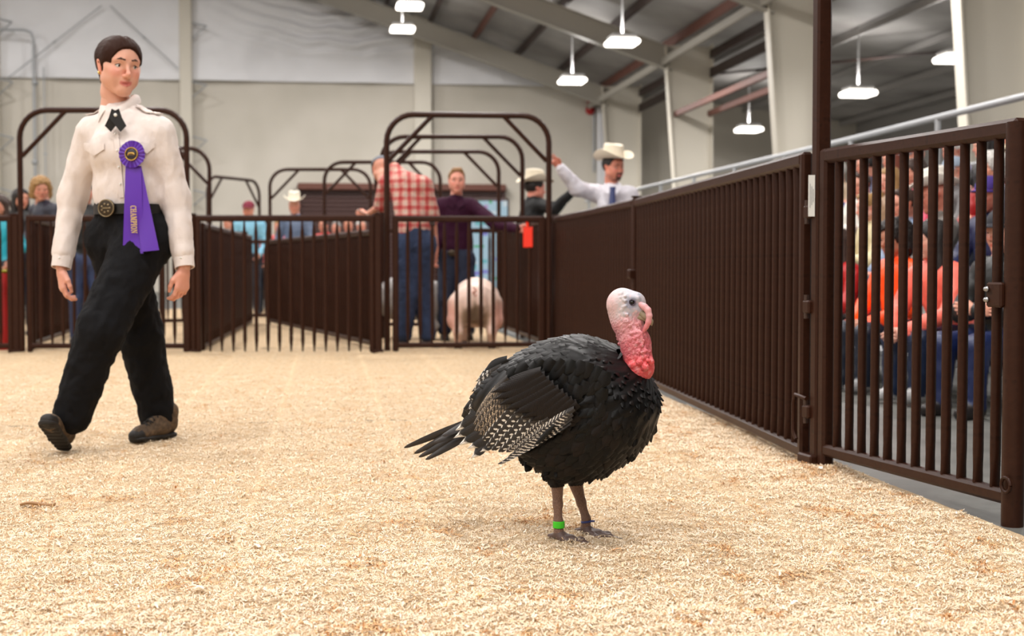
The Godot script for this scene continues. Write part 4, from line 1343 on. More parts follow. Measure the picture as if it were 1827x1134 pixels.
func build_turkey_legs(t: Node3D, ank_n: Vector3, ank_f: Vector3):
	var scales := noise_tex(0.09, [Color(0.55, 0.5, 0.48), Color(1, 1, 1)], 256, 2, 31)
	mat("leg_skin", Color(0.62, 0.49, 0.42), 0.5, {"albedo_texture": scales, "uv1_triplanar": true, "uv1_scale": Vector3.ONE * 14.0, "heightmap_enabled": true, "heightmap_texture": noise_tex(0.09, [Color.BLACK, Color.WHITE], 256, 2, 31), "heightmap_scale": 0.25})
	mat("foot_skin", Color(0.47, 0.39, 0.37), 0.55, {"albedo_texture": scales, "uv1_triplanar": true, "uv1_scale": Vector3.ONE * 18.0})
	mat("claw", Color(0.2, 0.17, 0.16), 0.4)
	var legs := [[ank_n, 996.0, 930.0, 997.0, 962.0, 0.055], [ank_f, 1046.0, 926.0, 1045.0, 950.0, -0.055]]
	for e in legs:
		var near: bool = e[5] > 0
		var z: float = e[5]
		var hock: Vector3 = e[0] + Vector3(0, 0.012, 0)
		var mid := TP(e[1], e[2], z)
		var ank := TP(e[3], e[4], z)
		ank.y = maxf(ank.y, 0.034)
		var b := [bone(hock, hock.lerp(mid, 0.55), 0.0185 if near else 0.021, 0.0125), bone(hock.lerp(mid, 0.55), mid, 0.0125, 0.0118), bone(mid, ank, 0.0118, 0.0145)]
		part("shank", blob(b, 0.0028, {}, 0.01), M.leg_skin, t)
		var foot := []
		var claws := Geo.new()
		var gy := 0.013
		foot.append(bone(ank, Vector3(ank.x + 0.012, gy + 0.010, ank.z), 0.0145, 0.013))
		var toes := [[0.05, 0.095, 0.0105], [0.62, 0.072, 0.009], [-0.55, 0.078, 0.009]]
		for q in toes:
			var d := Vector3(cos(q[0]), 0, sin(q[0]))
			var a := Vector3(ank.x + 0.008, gy + 0.012, ank.z)
			var m1: Vector3 = a + d * q[1] * 0.35 + Vector3(0, -0.004, 0)
			var m2: Vector3 = a + d * q[1] * 0.7 + Vector3(0, -0.011, 0)
			var m3: Vector3 = a + d * q[1] + Vector3(0, -0.013, 0)
			foot.append(bone(a, m1, 0.0115, q[2])); foot.append(bone(m1, m2, q[2] * 0.92, q[2] * 0.9)); foot.append(bone(m2, m3, q[2] * 0.85, q[2] * 0.55))
			foot.append(bone(m2, m2, q[2] * 1.02, q[2] * 1.02))
			claws.tube([m3, m3 + d * 0.012 + Vector3(0, 0.001, 0), m3 + d * 0.021 + Vector3(0, -0.004, 0)], [0.0045, 0.0034, 0.0008], 7)
		var a0 := Vector3(ank.x - 0.004, gy + 0.014, ank.z)
		var hb := a0 + Vector3(-0.032, -0.006, -0.012)
		foot.append(bone(a0, hb, 0.009, 0.0062))
		claws.tube([hb, hb + Vector3(-0.009, -0.003, -0.003)], [0.004, 0.001], 7)
		# webs at the root of the toes
		foot.append(bone(Vector3(ank.x + 0.02, gy + 0.002, ank.z), Vector3(ank.x + 0.03, gy, ank.z), 0.014, 0.012, {"n": Vector3.UP, "s": 2.4}))
		part("foot", blob(foot, 0.0026, {}, 0.007), M.foot_skin, t)
		part("claws", claws, M.claw, t)
		# bands
		if near:
			mat("band_green", Color(0.24, 0.78, 0.13), 0.45)
			var a := TP(997, 935, z)
			var dd := (hock - a).normalized()
			part("leg_band", Geo.new().lathe([Vector2(0.0135, 0.0095), Vector2(0.0158, 0.0095), Vector2(0.0165, 0.008), Vector2(0.0165, -0.008), Vector2(0.0158, -0.0095), Vector2(0.0135, -0.0095)], a, Basis(Vector3.RIGHT, dd, Vector3.RIGHT.cross(dd)).orthonormalized(), 24).smooth(), M.band_green, t, "bright green plastic leg band")
		else:
			mat("band_blue", Color(0.20, 0.25, 0.48), 0.5)
			var a := TP(1046, 930, z)
			part("leg_band", Geo.new().lathe([Vector2(0.0115, 0.003), Vector2(0.0150, 0.003), Vector2(0.0155, 0), Vector2(0.0150, -0.003), Vector2(0.0115, -0.003)], a, Basis(Vector3(1, 0.14, 0).normalized(), Vector3(-0.14, 1, 0).normalized(), Vector3.BACK), 24).smooth().tube([a + Vector3(0.012, 0.002, 0.004), a + Vector3(0.028, 0.005, 0.006)], 0.003, 6), M.band_blue, t, "thin dark blue leg tie")

# ---------- people ----------
func skin_mat():
	mat("skin", Color.WHITE, 0.5, {"vertex_color_use_as_albedo": true, "subsurf_scatter_enabled": true, "subsurf_scatter_strength": 0.06})
	mat("eye_white", Color(0.82, 0.80, 0.78), 0.2)
	mat("iris", Color(0.10, 0.06, 0.04), 0.15)
	mat("teeth", Color(0.85, 0.82, 0.78), 0.35)

# a head in its own frame: +z the face, +y up, +x the person's left; crown 0.117 up, chin 0.116 down
func head_geo(cell: float, o := {}) -> Geo:
	var jaw: float = o.get("jaw", 1.0)
	var smile: float = o.get("smile", 0.0)
	var b := []
	var X := Vector3.RIGHT
	b.append(bone(Vector3(0, 0.036, -0.028), Vector3(0, 0.036, 0.016), 0.083, 0.079, {"n": X, "s": 1.10, "k": 0.03}))
	b.append(bone(Vector3(0, 0.022, 0.028), Vector3(0, -0.045, 0.036), 0.067, 0.052 * jaw, {"n": X, "s": 1.05, "k": 0.03}))
	for s in [-1.0, 1.0]:
		b.append(bone(Vector3(s * 0.050 * jaw, -0.048, 0.002), Vector3(s * 0.014, -0.090, 0.060), 0.022, 0.021, {"k": 0.025}))
		b.append(bone(Vector3(s * 0.038, -0.020, 0.064), Vector3(s * 0.050, -0.010, 0.044), 0.023, 0.022, {"k": 0.02}))
		b.append(bone(Vector3(s * 0.032, -0.046, 0.056), Vector3(s * 0.046, -0.048, 0.028), 0.025, 0.026, {"k": 0.025}))
		b.append(bone(Vector3(s * 0.016, 0.024, 0.086), Vector3(s * 0.044, 0.025, 0.071), 0.012, 0.012, {"k": 0.014}))
		b.append(bone(Vector3(s * 0.031, 0.002, 0.103), Vector3(s * 0.038, 0.002, 0.097), 0.0155, 0.0145, {"op": 1, "k": 0.010}))
		b.append(bone(Vector3(s * 0.021, 0.0085, 0.0845), Vector3(s * 0.032, 0.0125, 0.0855), 0.0032, 0.0040, {"k": 0.004}))
		b.append(bone(Vector3(s * 0.032, 0.0125, 0.0855), Vector3(s * 0.045, 0.0065, 0.0765), 0.0040, 0.0032, {"k": 0.004}))
		b.append(bone(Vector3(s * 0.023, -0.0060, 0.0835), Vector3(s * 0.041, -0.0065, 0.0775), 0.0036, 0.0036, {"k": 0.005}))
		b.append(bone(Vector3(s * 0.0105, -0.036, 0.097), Vector3(s * 0.0105, -0.036, 0.099), 0.0072, 0.0070, {"k": 0.005}))
		b.append(bone(Vector3(s * 0.0055, -0.0435, 0.1035), Vector3(s * 0.0065, -0.0435, 0.0985), 0.0030, 0.0030, {"op": 1, "k": 0.003}))
		b.append(bone(Vector3(s * 0.076, 0.016, -0.010), Vector3(s * 0.073, -0.026, 0.0), 0.017, 0.010, {"n": X, "s": 2.2, "k": 0.008, "id": 2}))
		b.append(bone(Vector3(s * 0.083, 0.010, -0.004), Vector3(s * 0.083, -0.006, -0.002), 0.006, 0.005, {"op": 1, "k": 0.005}))
	b.append(bone(Vector3(0, -0.092, 0.062), Vector3(0, -0.092, 0.067), 0.0185 * jaw, 0.0175 * jaw, {"k": 0.02}))
	b.append(bone(Vector3(0, 0.016, 0.0915), Vector3(0, -0.026, 0.109), 0.0070, 0.0080, {"k": 0.010}))
	b.append(bone(Vector3(0, -0.029, 0.110), Vector3(0, -0.034, 0.108), 0.0098, 0.0095, {"k": 0.006}))
	# mouth
	b.append(bone(Vector3(0, -0.058, 0.070), Vector3(0, -0.072, 0.068), 0.0225, 0.0215, {"k": 0.018}))
	var cx := 0.023 + 0.004 * smile
	for s in [-1.0, 1.0]:
		b.append(bone(Vector3(s * 0.004, -0.0600, 0.0930), Vector3(s * cx, -0.0650 + 0.0055 * smile, 0.0790), 0.0046, 0.0024, {"k": 0.004}))
		b.append(bone(Vector3(0, -0.0725 - 0.001 * smile, 0.0910), Vector3(s * (cx - 0.002), -0.0670 + 0.0052 * smile, 0.0795), 0.0052, 0.0024, {"k": 0.004}))
	b.append(bone(Vector3(-cx * 0.8, -0.0655 + 0.0015 * smile, 0.098), Vector3(cx * 0.8, -0.0655 + 0.0015 * smile, 0.098), 0.0020 + 0.0022 * smile, 0.0020 + 0.0022 * smile, {"op": 1, "k": 0.002}))
	if smile > 0: b.append(bone(Vector3(-cx * 0.6, -0.0650, 0.094), Vector3(cx * 0.6, -0.0650, 0.094), 0.0040, 0.0040, {"op": 1, "k": 0.002}))
	b.append(bone(Vector3(0, -0.05, -0.022), Vector3(0, -0.17, -0.035), 0.054 * o.get("neck", 1.0), 0.056 * o.get("neck", 1.0), {"k": 0.03}))
	var skin: Color = o.get("skin", Color(0.84, 0.62, 0.53))
	var g := blob(b, cell, {0: Color(0, 0, 0), 1: Color(1, 0, 0), 2: Color(0, 1, 0)}, 0.015)
	for k in g.v.size():
		var p := g.v[k]
		var c := skin
		var ly := (p.y + 0.0662 - 0.0055 * smile * pow(p.x / 0.025, 2.0)) / (0.0105 - 0.005 * pow(p.x / 0.025, 2.0))
		var lips := (1.0 - smoothstep(0.75, 1.15, absf(ly))) * (1.0 - smoothstep(0.021, 0.0265, absf(p.x)))
		if p.z > 0.07: c = c.lerp(o.get("lip", Color(0.72, 0.36, 0.34)), 0.85 * lips)
		if g.c[k].g > 0.5: c = skin.lerp(Color(0.85, 0.45, 0.36), 0.35)
		var ch := Vector2(absf(p.x) - 0.043, p.y + 0.022).length()
		if p.z > 0.03: c = c.lerp(Color(0.85, 0.47, 0.42), 0.30 * (1.0 - smoothstep(0.008, 0.032, ch)))
		if p.z > 0.07 and absf(p.x) < 0.02 and p.y > -0.04 and p.y < -0.01: c = c.lerp(Color(0.84, 0.48, 0.42), 0.22)
		if o.has("beard"):
			var bw := smoothstep(-0.036, -0.050, p.y) * smoothstep(-0.02, 0.02, p.z) * (1.0 - smoothstep(-0.098, -0.125, p.y))
			if o.get("goatee", false): bw *= 1.0 - smoothstep(0.026, 0.036, absf(p.x))
			if lips < 0.5: c = c.lerp(o.beard, 0.85 * bw)
		g.c[k] = c.srgb_to_linear()
	return g

func head_details(parent: Node3D, hx: Transform3D, brow: Color, o := {}):     # eyes and brows of a near head, as children
	var inv := parent.transform.affine_inverse() * hx
	for s in [-1.0, 1.0]:
		var e := Vector3(s * 0.0325, 0.0030, 0.0755)
		part("eyeball", Geo.new().ball(e, Vector3.ONE * 0.0125).moved(inv), M.eye_white, parent)
		var look: Vector3 = (Vector3(o.get("look", 0.0), -0.1, 1)).normalized()
		part("iris", Geo.new().ball(e + look * 0.0072, Vector3.ONE * 0.0064).moved(inv), M.iris, parent)
		part("eyebrow", blob([bone(Vector3(s * 0.014, 0.0265, 0.1020), Vector3(s * 0.030, 0.0300, 0.0965), 0.0034, 0.0038), bone(Vector3(s * 0.030, 0.0300, 0.0965), Vector3(s * 0.051, 0.0240, 0.0815), 0.0038, 0.0022)], 0.0022, {}, 0.004).moved(inv), mat_once("brow", brow), parent)
		part("eyelash", Geo.new().tube([Vector3(s * 0.021, 0.0065, 0.0875), Vector3(s * 0.032, 0.0100, 0.0893), Vector3(s * 0.046, 0.0040, 0.0800)], 0.0016, 5).moved(inv), mat_once("lash", Color(0.09, 0.05, 0.04)), parent)

func mat_once(called: String, c: Color, rough := 0.7, o := {}) -> StandardMaterial3D:
	var key := called + "_" + c.to_html(false)
	if M.has(key): return M[key]
	return mat(key, c, rough, o)

# right hand hanging down: wrist at the origin, fingers to -y, thumb to +z, palm to +x
func hand_geo(curl := 0.5, cell := 0.003, pointing := false) -> Geo:
	var X := Vector3.RIGHT
	var b := [bone(Vector3(0, 0.02, 0), Vector3(0, -0.01, 0), 0.027, 0.027, {"n": X, "s": 1.35, "k": 0.015}),
		bone(Vector3(0, -0.03, 0.012), Vector3(0, -0.076, 0.022), 0.021, 0.018, {"n": X, "s": 1.5, "k": 0.015}),
		bone(Vector3(0, -0.03, -0.010), Vector3(0, -0.072, -0.022), 0.021, 0.017, {"n": X, "s": 1.5, "k": 0.015}),
		bone(Vector3(0, -0.025, 0), Vector3(0, -0.08, 0), 0.022, 0.018, {"n": X, "s": 1.5, "k": 0.015})]
	var zs := [0.0295, 0.0098, -0.0098, -0.0285]
	var ls := [0.070, 0.078, 0.072, 0.056]
	for f in 4:
		var c: float = curl * (0.85 + 0.12 * f)
		if pointing: c = 0.02 if f < 2 else curl
		var p := Vector3(0, -0.082 + 0.004 * absf(f - 1.2), zs[f])
		var ang := c * 0.6
		for seg in 3:
			var l: float = ls[f] * [0.46, 0.31, 0.23][seg]
			var d := Vector3(sin(ang), -cos(ang), (zs[f] * 1.4) * (1.0 - c)).normalized()
			var q := p + d * l
			b.append(bone(p, q, [0.0092, 0.0084, 0.0076][seg] * (0.88 if f == 3 else 1.0), [0.0084, 0.0076, 0.0066][seg] * (0.88 if f == 3 else 1.0), {"k": 0.004}))
			p = q
			ang += c * 0.95
	b.append(bone(Vector3(0.006, -0.022, 0.020), Vector3(0.015, -0.050, 0.043), 0.0145, 0.011, {"k": 0.012}))
	b.append(bone(Vector3(0.015, -0.050, 0.043), Vector3(0.021, -0.075, 0.047), 0.0102, 0.009, {"k": 0.004}))
	b.append(bone(Vector3(0.021, -0.075, 0.047), Vector3(0.027, -0.096, 0.043), 0.009, 0.0068, {"k": 0.004}))
	return blob(b, cell)

func hand_at(wrist: Vector3, dir: Vector3, thumb: Vector3, left: bool, s := 1.0) -> Transform3D:
	var y := -dir.normalized()
	var z := (thumb - y * thumb.dot(y)).normalized()
	var x := y.cross(z)
	if left: x = -x
	return Transform3D(Basis(x * s, y * s, z * s), wrist)

func look(dir: Vector3, roll := 0.0) -> Basis:
	var z := dir.normalized()
	var x := Vector3.UP.cross(z).normalized()
	return Basis(x, z.cross(x), z).rotated(z, roll)

# a lace-up shoe: heel at the origin, toe to +z, sole on y = 0
func shoe_geos() -> Array:
	if shape.has("shoe"): return shape.shoe
	var Y := Vector3.UP
	var up := blob([bone(Vector3(0, 0.055, 0.035), Vector3(0, 0.052, 0.10), 0.037, 0.040, {"k": 0.02}), bone(Vector3(0, 0.045, 0.10), Vector3(0, 0.036, 0.205), 0.042, 0.036, {"k": 0.02, "n": Y, "s": 1.15}), bone(Vector3(0.004, 0.033, 0.205), Vector3(0.004, 0.030, 0.235), 0.036, 0.030, {"k": 0.02, "n": Y, "s": 1.2}),
		bone(Vector3(0, 0.08, 0.04), Vector3(0, 0.115, 0.035), 0.041, 0.043, {"k": 0.015}), bone(Vector3(0, 0.1, 0.075), Vector3(0, 0.07, 0.12), 0.03, 0.032, {"k": 0.02})], 0.007)
	var so := blob([bone(Vector3(0, 0.012, 0.035), Vector3(0, 0.012, 0.10), 0.036, 0.034, {"n": Y, "s": 2.6, "k": 0.02}), bone(Vector3(0, 0.012, 0.10), Vector3(0.004, 0.014, 0.225), 0.037, 0.042, {"n": Y, "s": 2.8, "k": 0.02})], 0.006)
	for k in so.v.size():
		if so.v[k].y < 0.006: so.v[k].y = 0.001 if absf(fmod(so.v[k].z, 0.03) - 0.015) < 0.009 else 0.006
	renormal(so)
	var cap := blob([bone(Vector3(0.004, 0.030, 0.222), Vector3(0.004, 0.027, 0.237), 0.0375, 0.0325, {"n": Y, "s": 1.2})], 0.006)
	var la := Geo.new()
	for k in 5:
		var z := 0.085 + 0.022 * k
		var y := 0.118 - 0.011 * k
		la.tube([Vector3(-0.022, y - 0.010, z), Vector3(0, y + 0.002, z + 0.006), Vector3(0.022, y - 0.010, z + 0.016)], 0.0032, 6)
		la.tube([Vector3(0.022, y - 0.010, z), Vector3(0, y + 0.003, z + 0.006), Vector3(-0.022, y - 0.010, z + 0.016)], 0.0032, 6)
	shape.shoe = [up, so, la, cap]
	return shape.shoe

func put_shoe(t: Node3D, at: Vector3, toe: Vector3, m: Material, s := 1.0, roll := 0.0):
	var g := shoe_geos()
	var x := Transform3D(look(toe, roll).scaled_local(Vector3.ONE * s), at)
	var sh := partw("shoe", g[0].moved(x), m, t)
	var loc := t.transform.affine_inverse() * x
	part("sole", g[1].moved(loc), mat_once("rubber", Color(0.10, 0.085, 0.075), 0.7), sh)
	part("laces", g[2].moved(loc), mat_once("lace", Color(0.10, 0.08, 0.06), 0.8), sh)
	part("toe_cap", g[3].moved(loc), mat_once("rubber", Color(0.10, 0.085, 0.075), 0.7), sh)

# j: joints in world space. Builds body, shirt, trousers.
func person(label: String, j: Dictionary, o: Dictionary) -> Node3D:
	var base: Vector3 = (j.ankL + j.ankR) / 2.0
	base.y = 0
	var t := thing("person", label, "person", base)
	var F: Vector3 = j.F
	var s: float = o.get("scale", 1.0)
	var hx: Transform3D = j.headx
	var skin: Color = o.get("skin", Color(0.84, 0.62, 0.53))
	var flat := {"n": F, "s": 1.4, "k": 0.05}
	var cell: float = o.get("cell", 0.014)
	# body under the clothes
	var b := [bone(j.hip, j.chest, 0.105 * s, 0.115 * s, flat), bone(j.shL.lerp(j.shR, 0.25), j.shL.lerp(j.shR, 0.75), 0.055 * s, 0.055 * s, {"k": 0.06}), bone(j.chest, j.neck, 0.09 * s, 0.05 * s, {"k": 0.05}),
		bone(j.neck, hx * Vector3(0, -0.10, -0.028), 0.050 * s * o.get("neckw", 1.0), 0.053 * s * o.get("neckw", 1.0), {"k": 0.03}), bone(hx * Vector3(0, -0.1, -0.028), hx * Vector3(0, 0.03, -0.01), 0.05 * s, 0.068 * s, {"k": 0.03})]
	for q in ["L", "R"]:
		b.append(bone(j["sh" + q], j["el" + q], 0.043 * s, 0.035 * s, {"k": 0.03}))
		b.append(bone(j["el" + q], j["wr" + q], 0.037 * s, 0.024 * s, {"k": 0.02}))
		b.append(bone(j["hip" + q], j["kn" + q], 0.075 * s, 0.05 * s, {"k": 0.03}))
		b.append(bone(j["kn" + q], j["ank" + q], 0.05 * s, 0.034 * s, {"k": 0.02}))
	var body := blob(b, cell, {0: skin.srgb_to_linear()})
	body.add(o.head, hx)
	for q in ["L", "R"]:
		var w: Vector3 = j["wr" + q]
		var d: Vector3 = j.get("hd" + q, (w - j["el" + q]).normalized())
		var th: Vector3 = j.get("th" + q, F)
		body.add(o.get("hand" + q, o.hand), hand_at(w + d.normalized() * 0.01, d, th, q == "L", s), skin.lerp(Color(0.8, 0.42, 0.36), 0.18).srgb_to_linear())
	partw("body", body, M.skin, t)
	# shirt
	var up: float = o.get("sleeve", 1.0)
	var sb: Array = j.get("shirt", [])
	if sb.is_empty():
		sb = [bone(j.hip.lerp(j.chest, 0.12), j.chest, 0.150 * s * o.get("belly", 1.0), 0.150 * s, flat), bone(j.shL.lerp(j.shR, 0.14), j.shL.lerp(j.shR, 0.86), 0.075 * s, 0.075 * s, {"k": 0.07}), bone(j.chest, j.neck - Vector3(0, 0.01, 0), 0.11 * s, 0.062 * s, {"k": 0.05})]
	for q in ["L", "R"]:
		var a: Vector3 = j["sh" + q]
		var e: Vector3 = j["el" + q]
		var w: Vector3 = j["wr" + q]
		var r0: float = o.get("arm", 0.064) * s
		sb.append(bone(a, e, r0 * 1.1, r0 * 0.93, {"k": 0.05}))
		if up > 0.5:
			sb.append(bone(e, e.lerp(w, 0.80), r0 * 0.93, r0 * 0.75, {"k": 0.04}))
			if not o.has("cuff"): sb.append(bone(e.lerp(w, 0.84), w, r0 * 0.66, r0 * 0.63, {"k": 0.012}))
	if j.has("cut"): sb.append_array(j.cut)
	var sg := wrinkle(blob(sb, cell), o.get("fold", 0.010), o.get("fold_scale", Vector3.ONE * 240.0))
	partw("shirt", sg, o.shirt, t, o.get("shirt_label", ""))
	# trousers
	var r1: float = o.get("leg", 0.098) * s
	var tb := [bone(j.hipL, j.hipR, r1 * o.get("hipf", 1.12), r1 * o.get("hipf", 1.12), {"k": 0.05, "n": F, "s": 1.1}), bone(j.hip, j.hip.lerp(j.chest, 0.28), r1 * 1.32, r1 * 1.35, {"k": 0.05, "n": F, "s": 1.3})]
	for q in ["L", "R"]:
		tb.append(bone(j["hip" + q], j["kn" + q], r1 * 1.08, r1 * 0.86, {"k": 0.035}))
		tb.append(bone(j["kn" + q], j["ank" + q] + (j["kn" + q] - j["ank" + q]).normalized() * 0.03, r1 * 0.84, r1 * 0.70, {"k": 0.03}))
	var tg := wrinkle(blob(tb, cell), o.get("fold_leg", 0.009), Vector3(420, 330, 420))
	partw("trousers", tg, o.trousers, t, o.get("trousers_label", ""))
	# shoes
	for q in ["L", "R"]:
		if j.has("heel" + q): put_shoe(t, j["heel" + q], j["toe" + q], o.shoe, o.get("shoe_scale", 1.0))
		else:
			var a: Vector3 = j["ank" + q]
			var toe: Vector3 = j.get("toe" + q, F)
			put_shoe(t, Vector3(a.x, maxf(gh(a.x, a.z), 0.0) + 0.002, a.z) - toe.normalized() * 0.05, Vector3(toe.x, 0, toe.z), o.shoe)
	return t

# ---------- hair and hats, in the head's frame ----------
func hair_geo(kind: String, cell := 0.004) -> Geo:
	var key := "hair_%s_%.4f" % [kind, cell]
	if shape.has(key): return shape[key]
	var X := Vector3.RIGHT
	var b := []
	match kind:
		"back":       # parted in the middle and drawn back
			b = [bone(Vector3(0, 0.036, -0.026), Vector3(0, 0.038, 0.020), 0.0885, 0.0865, {"n": X, "s": 1.06, "k": 0.02}), bone(Vector3(0, -0.01, -0.045), Vector3(0, -0.03, -0.060), 0.062, 0.050, {"k": 0.02}),
				bone(Vector3(0, -0.035, -0.095), Vector3(0, -0.045, -0.105), 0.028, 0.030, {"k": 0.012}), bone(Vector3(0, -0.05, -0.105), Vector3(0.03, -0.17, -0.105), 0.026, 0.018, {"k": 0.012}),
				bone(Vector3(0, -0.080, 0.145), Vector3(0, 0.000, 0.135), 0.124, 0.084, {"op": 1, "k": 0.006}), bone(Vector3(0, 0.122, 0.085), Vector3(0, 0.135, -0.02), 0.010, 0.009, {"op": 1, "k": 0.006}),
				bone(Vector3(-0.12, -0.030, 0.046), Vector3(0.12, -0.030, 0.046), 0.040, 0.040, {"op": 1, "k": 0.014}), bone(Vector3(0, 0.118, 0.075), Vector3(0, 0.13, 0.0), 0.007, 0.006, {"op": 1, "k": 0.005})]
		"short":
			b = [bone(Vector3(0, 0.040, -0.030), Vector3(0, 0.044, 0.022), 0.088, 0.084, {"n": X, "s": 1.08, "k": 0.02}), bone(Vector3(-0.03, 0.105, 0.06), Vector3(0.03, 0.108, 0.06), 0.022, 0.022, {"k": 0.02}),
				bone(Vector3(0, -0.03, 0.140), Vector3(0, -0.01, 0.14), 0.118, 0.118, {"op": 1, "k": 0.008}), bone(Vector3(0, -0.10, -0.03), Vector3(0, -0.14, -0.03), 0.095, 0.10, {"op": 1, "k": 0.01}), bone(Vector3(-0.12, -0.02, 0.03), Vector3(0.12, -0.02, 0.03), 0.038, 0.038, {"op": 1, "k": 0.008})]
		"long":
			b = [bone(Vector3(0, 0.038, -0.030), Vector3(0, 0.042, 0.018), 0.095, 0.088, {"n": X, "s": 1.05, "k": 0.02}), bone(Vector3(-0.07, 0.03, -0.01), Vector3(-0.085, -0.17, 0.0), 0.038, 0.035, {"k": 0.03}), bone(Vector3(0.07, 0.03, -0.01), Vector3(0.085, -0.17, 0.0), 0.038, 0.035, {"k": 0.03}), bone(Vector3(0, 0.0, -0.07), Vector3(0, -0.19, -0.07), 0.06, 0.055, {"k": 0.03}),
				bone(Vector3(0, -0.03, 0.13), Vector3(0, -0.14, 0.12), 0.108, 0.100, {"op": 1, "k": 0.01})]
		"curly":
			b = [bone(Vector3(0, 0.042, -0.030), Vector3(0, 0.046, 0.012), 0.104, 0.098, {"k": 0.02}), bone(Vector3(-0.075, 0.0, -0.02), Vector3(-0.075, -0.06, -0.02), 0.04, 0.04, {"k": 0.03}), bone(Vector3(0.075, 0.0, -0.02), Vector3(0.075, -0.06, -0.02), 0.04, 0.04, {"k": 0.03}), bone(Vector3(0, 0.0, -0.07), Vector3(0, -0.08, -0.07), 0.06, 0.055, {"k": 0.03}),
				bone(Vector3(0, -0.03, 0.14), Vector3(0, -0.10, 0.13), 0.115, 0.105, {"op": 1, "k": 0.01})]
	var g := blob(b, cell)
	if kind == "curly": wrinkle(g, 0.018, Vector3.ONE * 900.0)
	else: wrinkle(g, 0.003, Vector3(1400, 500, 300))
	shape[key] = g
	return g

func hat_geo() -> Geo:      # western hat
	if shape.has("hat"): return shape.hat
	var g := Geo.new()
	var brim := func(u: float, v: float) -> Vector3:
		var a := u * TAU
		var r := lerpf(0.092, 0.185, v)
		var side := absf(cos(a))
		return Vector3(cos(a) * r * 0.93 * (1.0 - 0.10 * v * side), 0.088 + 0.075 * pow(side, 2.0) * v * v - 0.012 * v * absf(sin(a)), sin(a) * r * 1.12 + 0.0)
	g.sheet(48, 8, brim, 0.005)
	var crown := func(u: float, v: float) -> Vector3:
		var a := u * TAU
		var r := 0.098 * (1.0 - 0.16 * v) if v < 0.72 else 0.0823 * sqrt(maxf(0.0, 1.0 - pow((v - 0.72) / 0.28, 1.6)))
		var y := 0.085 + 0.125 * minf(v / 0.72, 1.0) + 0.012 * sin(clampf((v - 0.72) / 0.28, 0, 1) * PI * 0.5)
		var x := cos(a) * r * 0.88
		var z := sin(a) * r * 1.14
		if v > 0.5: y -= 0.030 * exp(-pow(x / 0.028, 2)) * smoothstep(0.6, 1.0, v) 
		return Vector3(x, y + 0.012 * z / 0.1 * -1.0 * v, z)
	g.sheet(40, 16, crown, 0.003)
	shape.hat = g
	return g

func cap_geo() -> Geo:
	if shape.has("cap"): return shape.cap
	var g := Geo.new()
	g.sheet(32, 10, func(u: float, v: float) -> Vector3:
		var a := u * TAU
		var t := v * PI * 0.5
		return Vector3(cos(a) * 0.090 * cos(t), 0.050 + 0.088 * sin(t), sin(a) * 0.106 * cos(t) - 0.006), 0.004)
	g.sheet(14, 6, func(u: float, v: float) -> Vector3:
		var a := lerpf(PI * 0.12, PI * 0.88, u)
		return Vector3(cos(a) * 0.088, 0.055 - 0.02 * absf(cos(a)) * absf(cos(a)) - 0.012 * v, sin(a) * (0.098 + 0.075 * v * sin(a))), 0.004)
	shape.cap = g
	return g

